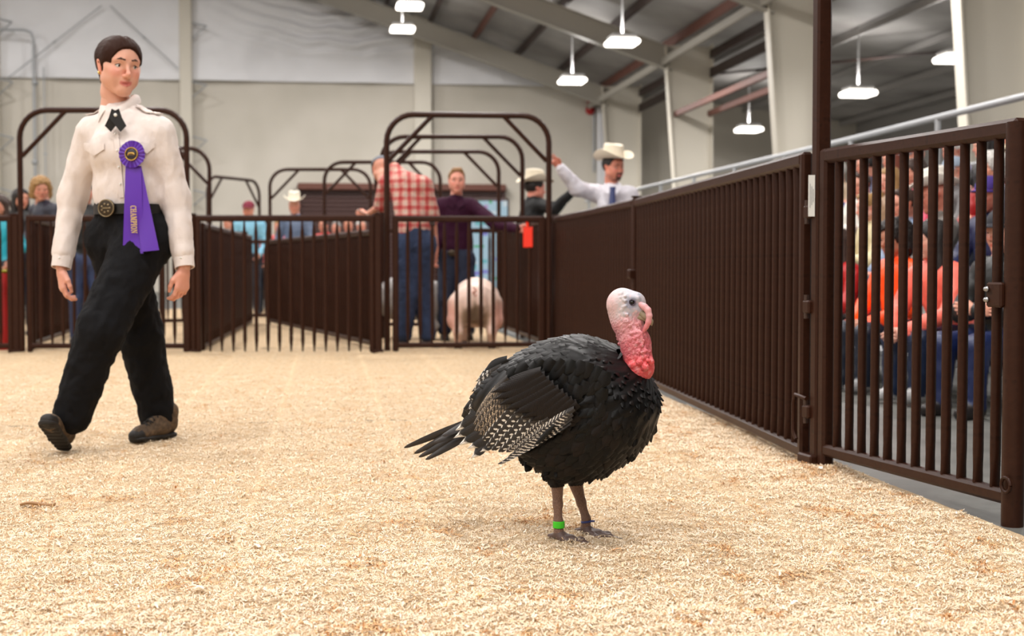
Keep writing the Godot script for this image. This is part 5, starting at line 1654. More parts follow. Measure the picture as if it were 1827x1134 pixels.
# ---------- the young woman ----------
func build_exhibitor():
	var F := (-c_flat * cos(deg_to_rad(22)) - c_right * sin(deg_to_rad(22))).normalized()
	var j := {"F": F}
	j.hip = P(232, 412, 6.0); j.chest = P(223, 268, 6.02); j.neck = P(216, 196, 6.03)
	j.shR = P(163, 240, 6.08); j.shL = P(284, 239, 5.96)
	j.elR = P(129, 350, 6.10); j.wrR = P(109, 476, 6.02)
	j.elL = P(313, 350, 5.98); j.wrL = P(329, 476, 5.90)
	j.hipL = P(258, 428, 5.95); j.hipR = P(204, 428, 6.05)
	j.knL = P(180, 588, 5.76); j.ankL = P(124, 752, 5.80)
	j.knR = P(250, 598, 6.16); j.ankR = P(287, 762, 6.27)
	j.heelL = P(117, 806, 5.84); j.toeL = (P(78, 756, 5.62) - P(117, 806, 5.84)).normalized()
	var hr := PG(312, 786)
	j.heelR = Vector3(hr.x, gh(hr.x, hr.z) + 0.004, hr.z)
	var tr := PG(238, 797)
	j.toeR = Vector3(tr.x - hr.x, 0, tr.z - hr.z).normalized()
	j.hdR = Vector3(0.0, -1, 0) + c_right * 0.06
	j.hdL = Vector3(0.0, -1, 0) - c_right * 0.12
	j.thR = -c_flat * 0.8 + c_right * 0.45
	j.thL = -c_flat * 0.8 - c_right * 0.5
	var face := -c_flat * cos(deg_to_rad(37)) + c_right * sin(deg_to_rad(37)) + Vector3(0, -0.10, 0)
	j.headx = Transform3D(look(face, deg_to_rad(-2.0)).scaled_local(Vector3.ONE * 1.055), P(211, 120, 6.0))
	var flat := {"n": F, "s": 1.42, "k": 0.05}
	j.shirt = [bone(P(226, 338, 6.0), P(222, 272, 6.02), 0.142, 0.142, flat), bone(P(228, 345, 5.99), P(228, 350, 5.99), 0.152, 0.150, {"n": F, "s": 1.45, "k": 0.03}), bone(P(214, 216, 6.03), P(176, 236, 6.06), 0.068, 0.064, {"k": 0.05}), bone(P(222, 214, 6.02), P(270, 235, 5.98), 0.068, 0.064, {"k": 0.05}), bone(P(221, 250, 6.01), P(217, 214, 6.03), 0.11, 0.062, {"k": 0.05}),
		bone(P(195, 275, 5.97), P(245, 275, 5.93), 0.07, 0.07, {"k": 0.06})]
	mat("shirt_white", Color(0.85, 0.805, 0.78), 0.7, {"normal_enabled": true, "normal_texture": noise_tex(0.012, [], 512, 4, 51, 6.0), "uv1_triplanar": true, "uv1_scale": Vector3(2.2, 1.3, 2.2), "normal_scale": 0.5})
	mat("denim_black", Color(0.078, 0.078, 0.086), 0.85, {"metallic_specular": 0.25, "normal_enabled": true, "normal_texture": noise_tex(0.01, [], 512, 4, 52, 6.0), "uv1_triplanar": true, "uv1_scale": Vector3(2.0, 1.2, 2.0), "normal_scale": 0.6})
	var shoe := mat("boot_brown", Color(0.46, 0.37, 0.27), 0.8, {"albedo_texture": noise_tex(0.03, [Color(0.45, 0.42, 0.4), Color(1, 1, 1)], 256, 3, 53), "uv1_triplanar": true, "uv1_scale": Vector3.ONE * 6.0})
	var head := head_geo(0.0026, {"smile": 1.0, "jaw": 0.95, "skin": Color(0.855, 0.64, 0.55), "neck": 0.86, "lip": Color(0.76, 0.40, 0.37)})
	var t := person("young woman in white shirt and black jeans with purple rosette, walking at left", j, {"head": head, "hand": hand_geo(0.62), "cell": 0.0105, "skin": Color(0.855, 0.64, 0.55), "shirt": M.shirt_white, "trousers": M.denim_black, "shoe": shoe, "arm": 0.060, "leg": 0.107, "cuff": true, "fold_leg": 0.012, "hipf": 1.0, "fold": 0.0075, "fold_scale": Vector3(560, 190, 560), "neckw": 0.92, "shoe_scale": 1.0,
		"shirt_label": "white long-sleeved shirt tucked in at the waist", "trousers_label": "loose black jeans"})
	var hl := mat("hair_brown", Color(0.19, 0.115, 0.085), 0.55, {"metallic_specular": 0.18})
	partw("hair", hair_geo("back", 0.0036).moved(j.headx), hl, t, "brown hair parted in the middle and drawn back")
	head_details(t, j.headx, Color(0.27, 0.16, 0.12), {"look": 0.25})
	part("teeth", Geo.new().ball(Vector3(0, -0.0635, 0.0835), Vector3(0.017, 0.0050, 0.0065)).moved(t.transform.affine_inverse() * j.headx), M.teeth, t)
	part("earring", Geo.new().ball(Vector3(-0.079, -0.030, 0.006), Vector3.ONE * 0.006).moved(t.transform.affine_inverse() * j.headx), mat("gold", Color(0.80, 0.66, 0.36), 0.3, {"metallic": 0.8}), t)
	# collar: two pointed flaps standing round the neck
	var white: Material = M.shirt_white
	var R := -c_flat      # towards the camera
	var n0: Vector3 = P(215, 190, 6.03)
	var side: Vector3 = F.cross(Vector3.UP)
	var out := func(a: float) -> Vector3: return F * cos(a) - side * sin(a)    # a > 0: her left
	for s in [-1.0, 1.0]:
		var flap := Geo.new()
		flap.sheet(18, 5, func(u: float, v: float) -> Vector3:
			var a: float = s * lerpf(0.06, 3.0, u)
			var y := lerpf(-0.004, 0.052, smoothstep(0.0, 0.75, u))
			var drop := lerpf(0.070, 0.034, minf(u * 2.6, 1.0))
			var r := lerpf(0.058, lerpf(0.100, 0.084, minf(u * 2.5, 1.0)), v) + 0.006 * sin(v * PI)
			var o: Vector3 = out.call(a + s * 0.42 * exp(-u * 7.0) * v)
			return n0 + o * r + Vector3(0, y - drop * v + 0.010 * sin(v * PI), 0), 0.003)
		partw("collar", flap, white, t)
	# crossover tie
	var tc := P(206, 207, 5.865)
	var tie := mat("tie_black", Color(0.045, 0.05, 0.06), 0.6)
	var tx := Basis(c_right, Vector3.UP, -c_flat)
	for s in [-1.0, 1.0]:
		var g := Geo.new()
		var c := [Vector3(-0.014 * s, 0.030, 0), Vector3(0.016 * s, 0.014, 0.003), Vector3(0.044 * s, -0.040, 0.0), Vector3(0.020 * s, -0.064, 0.0), Vector3(-0.026 * s, -0.006, 0)]
		if s < 0: c.reverse()
		var f := []
		var bk := []
		for p in c:
			f.append(tc + tx * (p + Vector3(0, 0, 0.004 + 0.002 * s))); bk.append(tc + tx * (p + Vector3(0, 0, -0.004)))
		f.reverse()
		g.face(f)
		var bb := bk.duplicate()
		g.face(bb)
		f.reverse()
		for k in c.size():
			var k2 := (k + 1) % c.size()
			g.face([bk[k], bk[k2], f[k2], f[k]])
		partw("neck_tie", g, tie, t, "black crossover neck tie")
	partw("snap", Geo.new().ball(tc + tx * Vector3(0.002, 0.004, 0.008), Vector3(0.0075, 0.0075, 0.004)), mat("pearl", Color(0.9, 0.9, 0.88), 0.2), t, "white pearl snap")
	# placket, buttons, pocket flaps, shoulder straps laid on the shirt
	var sp := func(x: float, y: float, off: float) -> Vector3: return shirt_point(t, x, y, off)
	var pl := Geo.new()
	pl.sheet(16, 2, func(u: float, v: float) -> Vector3: return sp.call(lerpf(205, 217, u) + lerpf(-4.5, 4.5, v), lerpf(216, 352, u), 0.004), 0.003)
	partw("placket", pl, white, t)
	for k in 4: partw("button", Geo.new().ball(sp.call(lerpf(206, 216, k / 3.5), 238 + 30 * k, 0.008), Vector3.ONE * 0.0045), M.pearl, t)
	for e in [[150, 186, 255, 266], [248, 276, 254, 262]]:
		var fl := Geo.new()
		fl.sheet(10, 4, func(u: float, v: float) -> Vector3: return sp.call(lerpf(e[0], e[1], u), lerpf(e[2], e[3] + 12.0 * (1.0 - absf(u - 0.5) * 2.0), v), 0.005), 0.003)
		partw("pocket_flap", fl, white, t)
	for s in ["R", "L"]:
		var a: Vector3 = j["sh" + s]
		var nb: Vector3 = j.neck
		var ep := Geo.new()
		var dirv: Vector3 = (a - nb)
		ep.sheet(10, 3, func(u: float, v: float) -> Vector3:
			var p: Vector3 = nb.lerp(a, lerpf(0.50, 1.06, u)) + F * lerpf(-0.014, 0.028, v)
			return Vector3(p.x, shirt_top(t, p) + 0.006, p.z), 0.004)
		partw("shoulder_strap", ep, white, t)
	for q in ["R", "L"]:
		var w: Vector3 = j["wr" + q]
		var d: Vector3 = (j["el" + q] - w).normalized()
		var cf := Geo.new()
		cf.sheet(20, 5, func(u: float, v: float) -> Vector3:
			var o: Vector3 = d.cross(F).normalized().rotated(d, u * TAU)
			return w + d * lerpf(-0.004, 0.088, v) + o * (0.0385 + 0.004 * v + 0.0012 * sin(u * 20.0)), 0.004)
		partw("cuff", cf, white, t)
		partw("button", Geo.new().ball(w + d * 0.04 - c_flat * 0.043, Vector3.ONE * 0.0045), M.pearl, t)
	# belt and buckle
	var belt := mat("belt", Color(0.05, 0.045, 0.045), 0.5)
	var ring := []
	var hc := P(231, 374, 5.995)
	for k in 33:
		var a := k * TAU / 32
		ring.append(hc + F * cos(a) * 0.121 + F.cross(Vector3.UP) * sin(a) * 0.155)
	var bg := Geo.new()
	bg.sheet(32, 2, func(u: float, v: float) -> Vector3: return ring[int(round(u * 32))] + Vector3(0, (v - 0.5) * 0.042, 0), 0.005)
	partw("belt", bg, belt, t)
	var bc := P(190, 371, 5.875)
	var bo := look((-c_flat - c_right * 0.35).normalized())
	var buckle := partw("belt_buckle", Geo.new().lathe([Vector2(0, 0.008), Vector2(0.030, 0.006), Vector2(0.037, 0.002), Vector2(0.037, -0.004), Vector2(0, -0.004)], bc, bo * Basis(Vector3.RIGHT, PI / 2) * Basis.from_scale(Vector3(1.08, 1, 1.0)), 28).smooth(), mat("buckle", Color(0.24, 0.20, 0.15), 0.4, {"metallic": 0.6}), t, "large oval engraved belt buckle")
	var rp := []
	for k in 29: rp.append(bc + bo * Vector3(0.037 * cos(k * TAU / 28), 0.0345 * sin(k * TAU / 28), 0.004))
	part("buckle_rim", Geo.new().tube(rp, 0.0026, 6, false).moved(t.transform.affine_inverse()), mat("pewter", Color(0.55, 0.49, 0.38), 0.35, {"metallic": 0.75}), buckle)
	var orn := Geo.new()
	for k in 7: orn.ball(bc + bo * Vector3(0.020 * cos(k * 0.9), 0.017 * sin(k * 0.9), 0.006), Vector3(0.005, 0.004, 0.003))
	orn.box(bc + bo * Vector3(0, 0, 0.007), Vector3(0.03, 0.006, 0.003), bo)
	part("buckle_relief", orn.moved(t.transform.affine_inverse()), M.pewter, buckle)
	# rosette: a thing of its own, pinned to the shirt
	build_rosette(t)

func shirt_point(t: Node3D, x: float, y: float, off: float) -> Vector3:       # first point of her shirt along a line of sight
	var key := "shirt_grid"
	if not shape.has(key):
		var m: MeshInstance3D = t.get_node("shirt")
		var va: PackedVector3Array = m.mesh.surface_get_arrays(0)[Mesh.ARRAY_VERTEX]
		var buckets := {}
		for p in va:
			var w := t.transform * p
			var s := px_of(w)
			var k := Vector2i(int(s.x / 6), int(s.y / 6))
			var d := w.dot(c_flat)
			if not buckets.has(k) or buckets[k] > d: buckets[k] = d
		shape[key] = buckets
	var bs: Dictionary = shape[key]
	var tot := 0.0
	var wt := 0.0
	for dx in [-1, 0, 1]:
		for dy in [-1, 0, 1]:
			var k := Vector2i(int(x / 6) + dx, int(y / 6) + dy)
			if bs.has(k):
				var c := Vector2(k.x * 6 + 3, k.y * 6 + 3).distance_to(Vector2(x, y))
				var w := 1.0 / (2.0 + c)
				tot += bs[k] * w; wt += w
	var d := tot / wt if wt > 0.0 else 5.9
	return P(x, y, d - off)

func shirt_top(t: Node3D, at: Vector3) -> float:
	if not shape.has("shirt_pts"): shape.shirt_pts = (t.get_node("shirt") as MeshInstance3D).mesh.surface_get_arrays(0)[Mesh.ARRAY_VERTEX]
	var best := -9.0
	for p in shape.shirt_pts:
		var w: Vector3 = t.transform * p
		if absf(w.x - at.x) < 0.012 and absf(w.z - at.z) < 0.012: best = maxf(best, w.y)
	return best if best > 0.0 else at.y

func build_rosette(girl: Node3D):
	var purple := mat("satin_purple", Color(0.33, 0.13, 0.62), 0.38, {"rim_enabled": true, "rim": 0.2})
	var c := shirt_point(girl, 236, 275, 0.02)
	var b := look((-c_flat - c_right * 0.12 + Vector3(0, 0.04, 0)).normalized())
	var t := thing("rosette", "purple champion rosette ribbon pinned to the young woman's white shirt", "ribbon", c, "", b)
	# pleated disc
	var disc := Geo.new()
	disc.sheet(80, 4, func(u: float, v: float) -> Vector3:
		var a := u * TAU
		var r := lerpf(0.020, 0.0555, v)
		var fold := fmod(u * 20.0, 1.0)
		return Vector3(cos(a) * r, sin(a) * r, 0.004 + 0.010 * v * (fold - 0.4) + 0.003 * sin(a * 5.0) * v), 0.0016)
	part("pleated_disc", disc, purple, t)
	part("button_rim", Geo.new().lathe([Vector2(0.0275, 0.0), Vector2(0.0285, 0.012), Vector2(0.0265, 0.0145), Vector2(0.0235, 0.0125), Vector2(0.0235, 0.008)], Vector3.ZERO, Basis(Vector3.RIGHT, PI / 2), 28).smooth(), M.gold, t, "gold rim of the centre button")
	part("button", Geo.new().lathe([Vector2(0, 0.013), Vector2(0.015, 0.0125), Vector2(0.024, 0.0105), Vector2(0.024, 0.004)], Vector3.ZERO, Basis(Vector3.RIGHT, PI / 2), 24).smooth(), mat("button_dark", Color(0.13, 0.11, 0.17), 0.35), t, "dark centre button")
	var em := Geo.new()
	em.tube([Vector3(-0.015, -0.006, 0.0125), Vector3(-0.010, 0.003, 0.013), Vector3(0.0, 0.004, 0.0135), Vector3(0.009, 0.003, 0.013), Vector3(0.014, -0.003, 0.0125)], [0.002, 0.004, 0.0035, 0.004, 0.002], 6)
	for k in 4: em.tube([Vector3(-0.009 + 0.006 * k, 0.002, 0.0125), Vector3(-0.010 + 0.006 * k, -0.006, 0.0122)], 0.0013, 5)
	part("emblem", em, M.gold, t, "gold emblem on the centre button")
	# two tails, the shorter one lying askew at the right
	var tails := [[Vector2(224, 296), Vector2(252, 296), Vector2(219, 453), Vector2(256, 452), 0.018], [Vector2(232, 296), Vector2(252, 296), Vector2(253, 449), Vector2(284, 446), 0.012]]
	for k in 2:
		var e = tails[k]
		var g := Geo.new()
		g.sheet(22, 8, func(u: float, v: float) -> Vector3:
			var q: Vector2 = (e[0] as Vector2).lerp(e[2], u).lerp((e[1] as Vector2).lerp(e[3], u), v)
			var dep := lerpf(c.dot(c_flat), 5.80 if k == 0 else 5.795, u) + (0.004 if k == 0 else 0.008)
			return P(q.x, q.y, dep - 0.006 * sin(u * 5.0 + v * 1.3 + k * 2.0) * u), 0.0018)
		var rb := part("ribbon_tail", g.moved(t.transform.affine_inverse()), purple, t)
		if k == 0:
			var tm := TextMesh.new()
			tm.text = "CHAMPION"
			var f := SystemFont.new()
			f.font_names = PackedStringArray(["Droid Serif"])
			f.font_weight = 700
			tm.font = f
			tm.font_size = 64
			tm.pixel_size = 0.0003
			tm.depth = 0.0012
			var letters := MeshInstance3D.new()
			letters.name = "lettering"
			letters.mesh = tm
			letters.material_override = mat("gold_foil", Color(0.90, 0.78, 0.42), 0.3, {"metallic": 0.35})
			rb.add_child(letters)
			letters.set_meta("label", "gold lettering reading CHAMPION")
			var w: float = maxf(tm.get_aabb().size.x, 0.01)
			var s := 0.112 / w
			var at := P(238.5, 391, lerpf(c.dot(c_flat), 5.80, 0.62) - 0.009)
			letters.transform = t.transform.affine_inverse() * Transform3D((tx_cam() * Basis(Vector3.BACK, -PI / 2 + 0.03)).scaled_local(Vector3(s, s * 1.7, 1.0)), at)

func tx_cam() -> Basis:
	return Basis(c_right, Vector3.UP, -c_flat)

# ---------- people in the pens ----------
func plaid() -> ImageTexture:
	var im := Image.create(64, 64, false, Image.FORMAT_RGB8)
	for y in 64:
		for x in 64:
			var c := Color(0.83, 0.76, 0.68)
			var w := 0.0
			for q in [x, y]:
				if q < 30: w += 0.55
				if q >= 38 and q < 42: w += 0.3
			c = c.lerp(Color(0.62, 0.10, 0.11), clampf(w, 0, 0.95))
			for q in [x, y]:
				if q >= 50 and q < 53: c = c.lerp(Color(0.25, 0.22, 0.28), 0.45)
			im.set_pixel(x, y, c)
	return ImageTexture.create_from_image(im)

func stand(px: float, D: float, F: Vector3, s := 1.0) -> Dictionary:      # someone standing with the arms down
	var r := F.cross(Vector3.UP).normalized()      # to the person's right
	var b := PH(px, D, 0)
	var j := {"F": F}
	var at := func(x: float, y: float, z := 0.0) -> Vector3: return b + (-r * x + Vector3(0, y, 0) + F * z) * s
	j.hip = at.call(0, 0.95); j.chest = at.call(0, 1.28, 0.01); j.neck = at.call(0, 1.47, -0.01)
	for e in [["L", 1.0], ["R", -1.0]]:
		var q: String = e[0]
		var k: float = e[1]
		j["sh" + q] = at.call(0.185 * k, 1.41); j["el" + q] = at.call(0.25 * k, 1.13, -0.02); j["wr" + q] = at.call(0.25 * k, 0.88, 0.06)
		j["hip" + q] = at.call(0.095 * k, 0.91); j["kn" + q] = at.call(0.11 * k, 0.5, 0.02); j["ank" + q] = at.call(0.12 * k, 0.09, -0.01)
	j.headx = Transform3D(look(F).scaled_local(Vector3.ONE * s), at.call(0, 1.625, 0.03))
	return j

func build_penmen():
	var cam_dir := -c_flat
	var denim := mat("denim_blue", Color(0.17, 0.235, 0.36), 0.85, {"albedo_texture": noise_tex(0.015, [Color(0.6, 0.6, 0.65), Color(1, 1, 1)], 256, 4, 61), "uv1_triplanar": true, "uv1_scale": Vector3.ONE * 1.5})
	var denim_dark := mat("denim_dark", Color(0.09, 0.125, 0.21), 0.85)
	var boot := mat("boot_dark", Color(0.13, 0.09, 0.07), 0.6)
	var hand := hand_geo(0.55, 0.004)
	shape.hand = hand
	var straw_hat := mat("felt_white", Color(0.86, 0.82, 0.74), 0.8)
	# man in plaid, back to us, bending over
	var F := (c_flat * 0.9 - c_right * 0.25).normalized()
	var j := stand(742, 13.4, F)
	j.hip = P(740, 418, 13.35); j.chest = P(727, 336, 13.45); j.neck = P(704, 300, 13.58)
	j.shL = P(690, 326, 13.52); j.shR = P(757, 330, 13.40)
	j.elL = P(680, 366, 13.62); j.wrL = P(655, 382, 13.78); j.elR = P(772, 388, 13.45); j.wrR = P(778, 445, 13.55)
	j.hdL = -c_right + c_flat * 0.5; j.thL = Vector3.UP
	j.hdR = Vector3(0, -1, 0); j.thR = c_flat
	j.hipL = P(724, 434, 13.35); j.hipR = P(756, 434, 13.35); j.knL = P(730, 524, 13.35); j.knR = P(752, 520, 13.45)
	j.headx = Transform3D(look(F + Vector3(0, -0.75, 0)), P(680, 303, 13.68))
	var sk := Color(0.80, 0.56, 0.47)
	var t := person("man in red plaid shirt and blue jeans bending with his back turned", j, {"head": head_geo(0.006, {"skin": sk}), "hand": hand, "skin": sk, "sleeve": 0.0, "shirt": mat("plaid_shirt", Color(1, 1, 1), 0.8, {"albedo_texture": plaid(), "uv1_triplanar": true, "uv1_scale": Vector3.ONE * 12.0, "texture_filter": BaseMaterial3D.TEXTURE_FILTER_LINEAR}), "trousers": denim, "shoe": boot, "belly": 1.08, "leg": 0.105, "arm": 0.072, "shirt_label": "red and cream plaid short-sleeved shirt"})
	partw("cap", cap_geo().moved(j.headx), mat("cap_grey", Color(0.42, 0.43, 0.46), 0.8), t, "grey cap")
	partw("belt", Geo.new().tube([P(705, 398, 13.36), P(776, 400, 13.36)], 0.022, 8), boot, t)
	var sheet := Geo.new().box(Vector3.ZERO, Vector3(0.13, 0.003, 0.19), Basis(Vector3.BACK, -0.5))
	var pp := P(648, 379, 13.82)
	t = thing("paper", "white sheet of paper held by the man in plaid", "paper", pp)
	part("sheet", sheet, M.paper, t)
	# teenager in purple, facing us
	F = (cam_dir * 0.95 + c_right * 0.1).normalized()
	j = stand(814, 14.5, F, 1.0)
	j.neck = P(813, 352, 14.5); j.chest = P(814, 385, 14.5); j.hip = P(815, 450, 14.5)
	j.shR = P(787, 367, 14.5); j.shL = P(842, 367, 14.5); j.elR = P(781, 420, 14.5); j.wrR = P(776, 455, 14.35)
	j.elL = P(883, 398, 14.3); j.wrL = P(922, 408, 14.0); j.hdL = c_right + Vector3(0, -0.1, 0); j.thL = Vector3.UP
	j.hipR = P(800, 462, 14.5); j.hipL = P(828, 462, 14.5); j.knR = P(796, 533, 14.45); j.knL = P(832, 533, 14.45)
	j.headx = Transform3D(look(F + Vector3(0, -0.04, 0)).scaled_local(Vector3.ONE * 1.06), P(815, 323, 14.47))
	sk = Color(0.86, 0.60, 0.52)
	t = person("fair-haired teenager in a dark purple shirt standing behind the pig", j, {"head": head_geo(0.006, {"skin": sk}), "hand": hand, "skin": sk, "shirt": mat("shirt_purple", Color(0.19, 0.065, 0.145), 0.75, {"metallic_specular": 0.25}), "trousers": denim_dark, "shoe": boot, "leg": 0.098, "shirt_label": "dark purple long-sleeved shirt"})
	partw("hair", hair_geo("short", 0.006).moved(j.headx), mat("hair_fair", Color(0.50, 0.36, 0.20), 0.6), t, "short fair hair")
	head_details(t, j.headx, Color(0.42, 0.28, 0.17))
	partw("belt_buckle", Geo.new().ball(P(807, 451, 14.36), Vector3(0.05, 0.035, 0.015)), M.buckle, t, "large bronze belt buckle")
	var colr := Geo.new()
	for s in [-1.0, 1.0]: colr.face([P(813 + s * 2, 362, 14.38), P(813 + s * 12, 352, 14.40), P(813 + s * 15, 364, 14.37), P(813 + s * 5, 373, 14.36)] if s > 0 else [P(813 + s * 5, 373, 14.36), P(813 + s * 15, 364, 14.37), P(813 + s * 12, 352, 14.40), P(813 + s * 2, 362, 14.38)])
	partw("collar", colr, M.shirt_purple, t)
	# man in a black jacket with a hat, turned away, arm out
	F = (c_right * 0.75 + c_flat * 0.65).normalized()
	j = stand(955, 15.2, F, 1.0)
	j.elR = P(990, 372, 14.95); j.wrR = P(1018, 345, 14.8); j.hdR = Vector3(0, 1, 0) + c_right * 0.3; j.thR = -c_right
	j.shR = P(962, 366, 15.1); j.shL = P(945, 366, 15.35)
	j.neck = P(950, 352, 15.2); j.chest = P(948, 385, 15.2)
	j.headx = Transform3D(look(c_right * 0.85 + c_flat * 0.35 + Vector3(0, 0.02, 0)), P(955, 338, 15.2))
	sk = Color(0.82, 0.53, 0.45)
	var h_m := head_geo(0.006, {"skin": sk, "jaw": 1.06})
	t = person("man in black jacket and cream western hat, arm out to the right", j, {"head": h_m, "hand": hand, "skin": sk, "shirt": mat("jacket_black", Color(0.035, 0.035, 0.04), 0.7), "trousers": denim_dark, "shoe": boot, "belly": 1.1, "shirt_label": "black jacket"})
	partw("hair", hair_geo("short", 0.006).moved(j.headx), mat("hair_dark", Color(0.09, 0.06, 0.05), 0.6), t)
	partw("hat", hat_geo().moved(j.headx), straw_hat, t, "cream western hat")
	# man with the tie, pointing
	F = (cam_dir * 0.75 + c_right * 0.35).normalized()
	j = stand(1092, 14.0, F, 1.06)
	j.neck = P(1093, 329, 14.0); j.chest = P(1091, 372, 14.0); j.hip = P(1091, 455, 14.0)
	j.shR = P(1062, 345, 14.05); j.shL = P(1124, 347, 13.95)
	j.elR = P(1030, 336, 13.9); j.wrR = P(1000, 300, 13.8); j.hdR = P(984, 281, 13.75) - P(1000, 300, 13.8); j.thR = Vector3.UP * 0.5 + c_right
	j.elL = P(1136, 405, 13.95); j.wrL = P(1128, 455, 13.85)
	j.headx = Transform3D(look(cam_dir * 0.8 + c_right * 0.55 + Vector3(0, -0.03, 0)).scaled_local(Vector3.ONE * 1.1), P(1094, 300, 13.98))
	sk = Color(0.78, 0.50, 0.41)
	t = person("man in white shirt, blue tie and cream western hat pointing left", j, {"head": head_geo(0.006, {"skin": sk, "jaw": 1.12, "beard": Color(0.20, 0.12, 0.09), "goatee": true}), "hand": hand, "handR": hand_geo(0.9, 0.004, true), "skin": sk, "shirt": mat("shirt_pale", Color(0.84, 0.83, 0.86), 0.7), "trousers": denim_dark, "shoe": boot, "belly": 1.15, "arm": 0.075, "neckw": 1.15, "shirt_label": "white dress shirt"})
	partw("hair", hair_geo("short", 0.006).moved(j.headx), M.hair_dark, t)
	partw("hat", hat_geo().moved(j.headx), straw_hat, t, "cream western hat")
	head_details(t, j.headx, Color(0.12, 0.08, 0.06))
	var tie := Geo.new()
	tie.sheet(10, 3, func(u: float, v: float) -> Vector3:
		var w := 5.0 if u < 0.12 else lerpf(4.0, 8.0, u)
		return P(1093 + (v - 0.5) * w * 2.0 - u * 2.0, lerpf(333, 400, u), 13.80 - 0.05 * minf(u * 1.6, 1.0) - 0.012 * (1.0 - absf(v - 0.5) * 2.0)), 0.008)
	var tim := Image.create(32, 32, false, Image.FORMAT_RGB8)
	tim.fill(Color(0.10, 0.14, 0.34))
	for k in 32:
		for q in 5: tim.set_pixel(k, (k + q) % 32, Color(0.35, 0.42, 0.62))
	partw("neck_tie", tie, mat("tie_blue", Color(1, 1, 1), 0.5, {"albedo_texture": ImageTexture.create_from_image(tim), "uv1_scale": Vector3(7, 2, 1)}), t, "dark blue patterned tie")
	var cl := Geo.new()
	for s in [-1.0, 1.0]:
		var c := [P(1093, 334, 13.80), P(1093 + s * 15, 326, 13.87), P(1093 + s * 17, 335, 13.83), P(1093 + s * 8, 345, 13.77)]
		if s < 0: c.reverse()
		cl.face(c)
	partw("collar", cl, M.shirt_pale, t)
	build_pig()
	# orange-red paddle hanging on the gate, red cloth and display
	var op := P(942, 421, 12.68)
	t = thing("sorting_paddle", "bright orange-red plastic paddle held at the gate top beside the teenager's hand", "paddle", op, "", tx_cam())
	part("blade", Geo.new().box(Vector3(0.0, -0.01, 0), Vector3(0.085, 0.185, 0.02), Basis(), 0.008), mat("orange_red", Color(0.92, 0.17, 0.05), 0.5), t)
	part("handle", Geo.new().tube([Vector3(0, 0.08, 0), Vector3(-0.01, 0.13, 0)], 0.014, 8), M.orange_red, t)
	var rc := PH(8, 12.85, 0)
	t = thing("red_barrel", "tall red barrel behind the fence at the far left edge", "barrel", rc)
	part("shell", Geo.new().lathe([Vector2(0, 0.72), Vector2(0.05, 0.72), Vector2(0.062, 0.70), Vector2(0.066, 0.55), Vector2(0.072, 0.54), Vector2(0.072, 0.52), Vector2(0.068, 0.51), Vector2(0.078, 0.25), Vector2(0.084, 0.24), Vector2(0.084, 0.22), Vector2(0.08, 0.21), Vector2(0.086, 0.0), Vector2(0, 0)], Vector3.ZERO, Basis(), 20).smooth(), M.red_paint, t)
	part("lid", Geo.new().lathe([Vector2(0, 0.735), Vector2(0.06, 0.735), Vector2(0.066, 0.73), Vector2(0.066, 0.71), Vector2(0, 0.71)], Vector3.ZERO, Basis(), 20).smooth(), mat("lid_yellow", Color(0.65, 0.62, 0.15), 0.5), t)
	var dp := P(872, 430, 23.0)
	t = thing("display_board", "pale blue and green lit display board far behind the teenager's arm", "screen", Vector3(dp.x, 0, dp.z), "", tx_cam())
	var im := Image.create(64, 128, false, Image.FORMAT_RGB8)
	im.fill(Color(0.70, 0.82, 0.88))
	var r2 := RandomNumberGenerator.new()
	r2.seed = 5
	for k in 40:
		im.fill_rect(Rect2i(r2.randi() % 60, r2.randi() % 120, 4 + r2.randi() % 14, 3 + r2.randi() % 6), [Color(0.35, 0.70, 0.50), Color(0.55, 0.55, 0.85), Color(0.85, 0.9, 0.92), Color(0.45, 0.75, 0.78), Color(0.75, 0.6, 0.8)][k % 5])
	part("frame", Geo.new().box(Vector3(0, 1.05, -0.03), Vector3(0.66, 1.6, 0.06), Basis(), 0.015), M.dark_iron, t)
	part("screen", Geo.new().box(Vector3(0, 1.05, 0.005), Vector3(0.60, 1.52, 0.02)), mat("screen", Color(0.1, 0.1, 0.1), 0.3, {"emission_enabled": true, "emission_texture": ImageTexture.create_from_image(im), "emission_energy_multiplier": 0.7, "emission": Color.WHITE, "emission_operator": BaseMaterial3D.EMISSION_OP_MULTIPLY, "uv1_scale": Vector3(1.6, -0.65, 1)}), t)
	for s in [-1, 1]: part("leg", Geo.new().beam(Vector3(s * 0.25, 0, -0.03), Vector3(s * 0.25, 0.3, -0.03), 0.05, 0.05, Vector3.RIGHT), M.dark_iron, t)
	var al := AreaLight3D.new()
	al.name = "light"
	al.area_size = Vector2(0.6, 1.5)
	al.light_energy = 0.25
	al.light_color = Color(0.75, 0.9, 0.95)
	al.shadow_enabled = true
	al.rotation.y = PI
	al.position = Vector3(0, 1.05, 0.04)
	t.add_child(al)

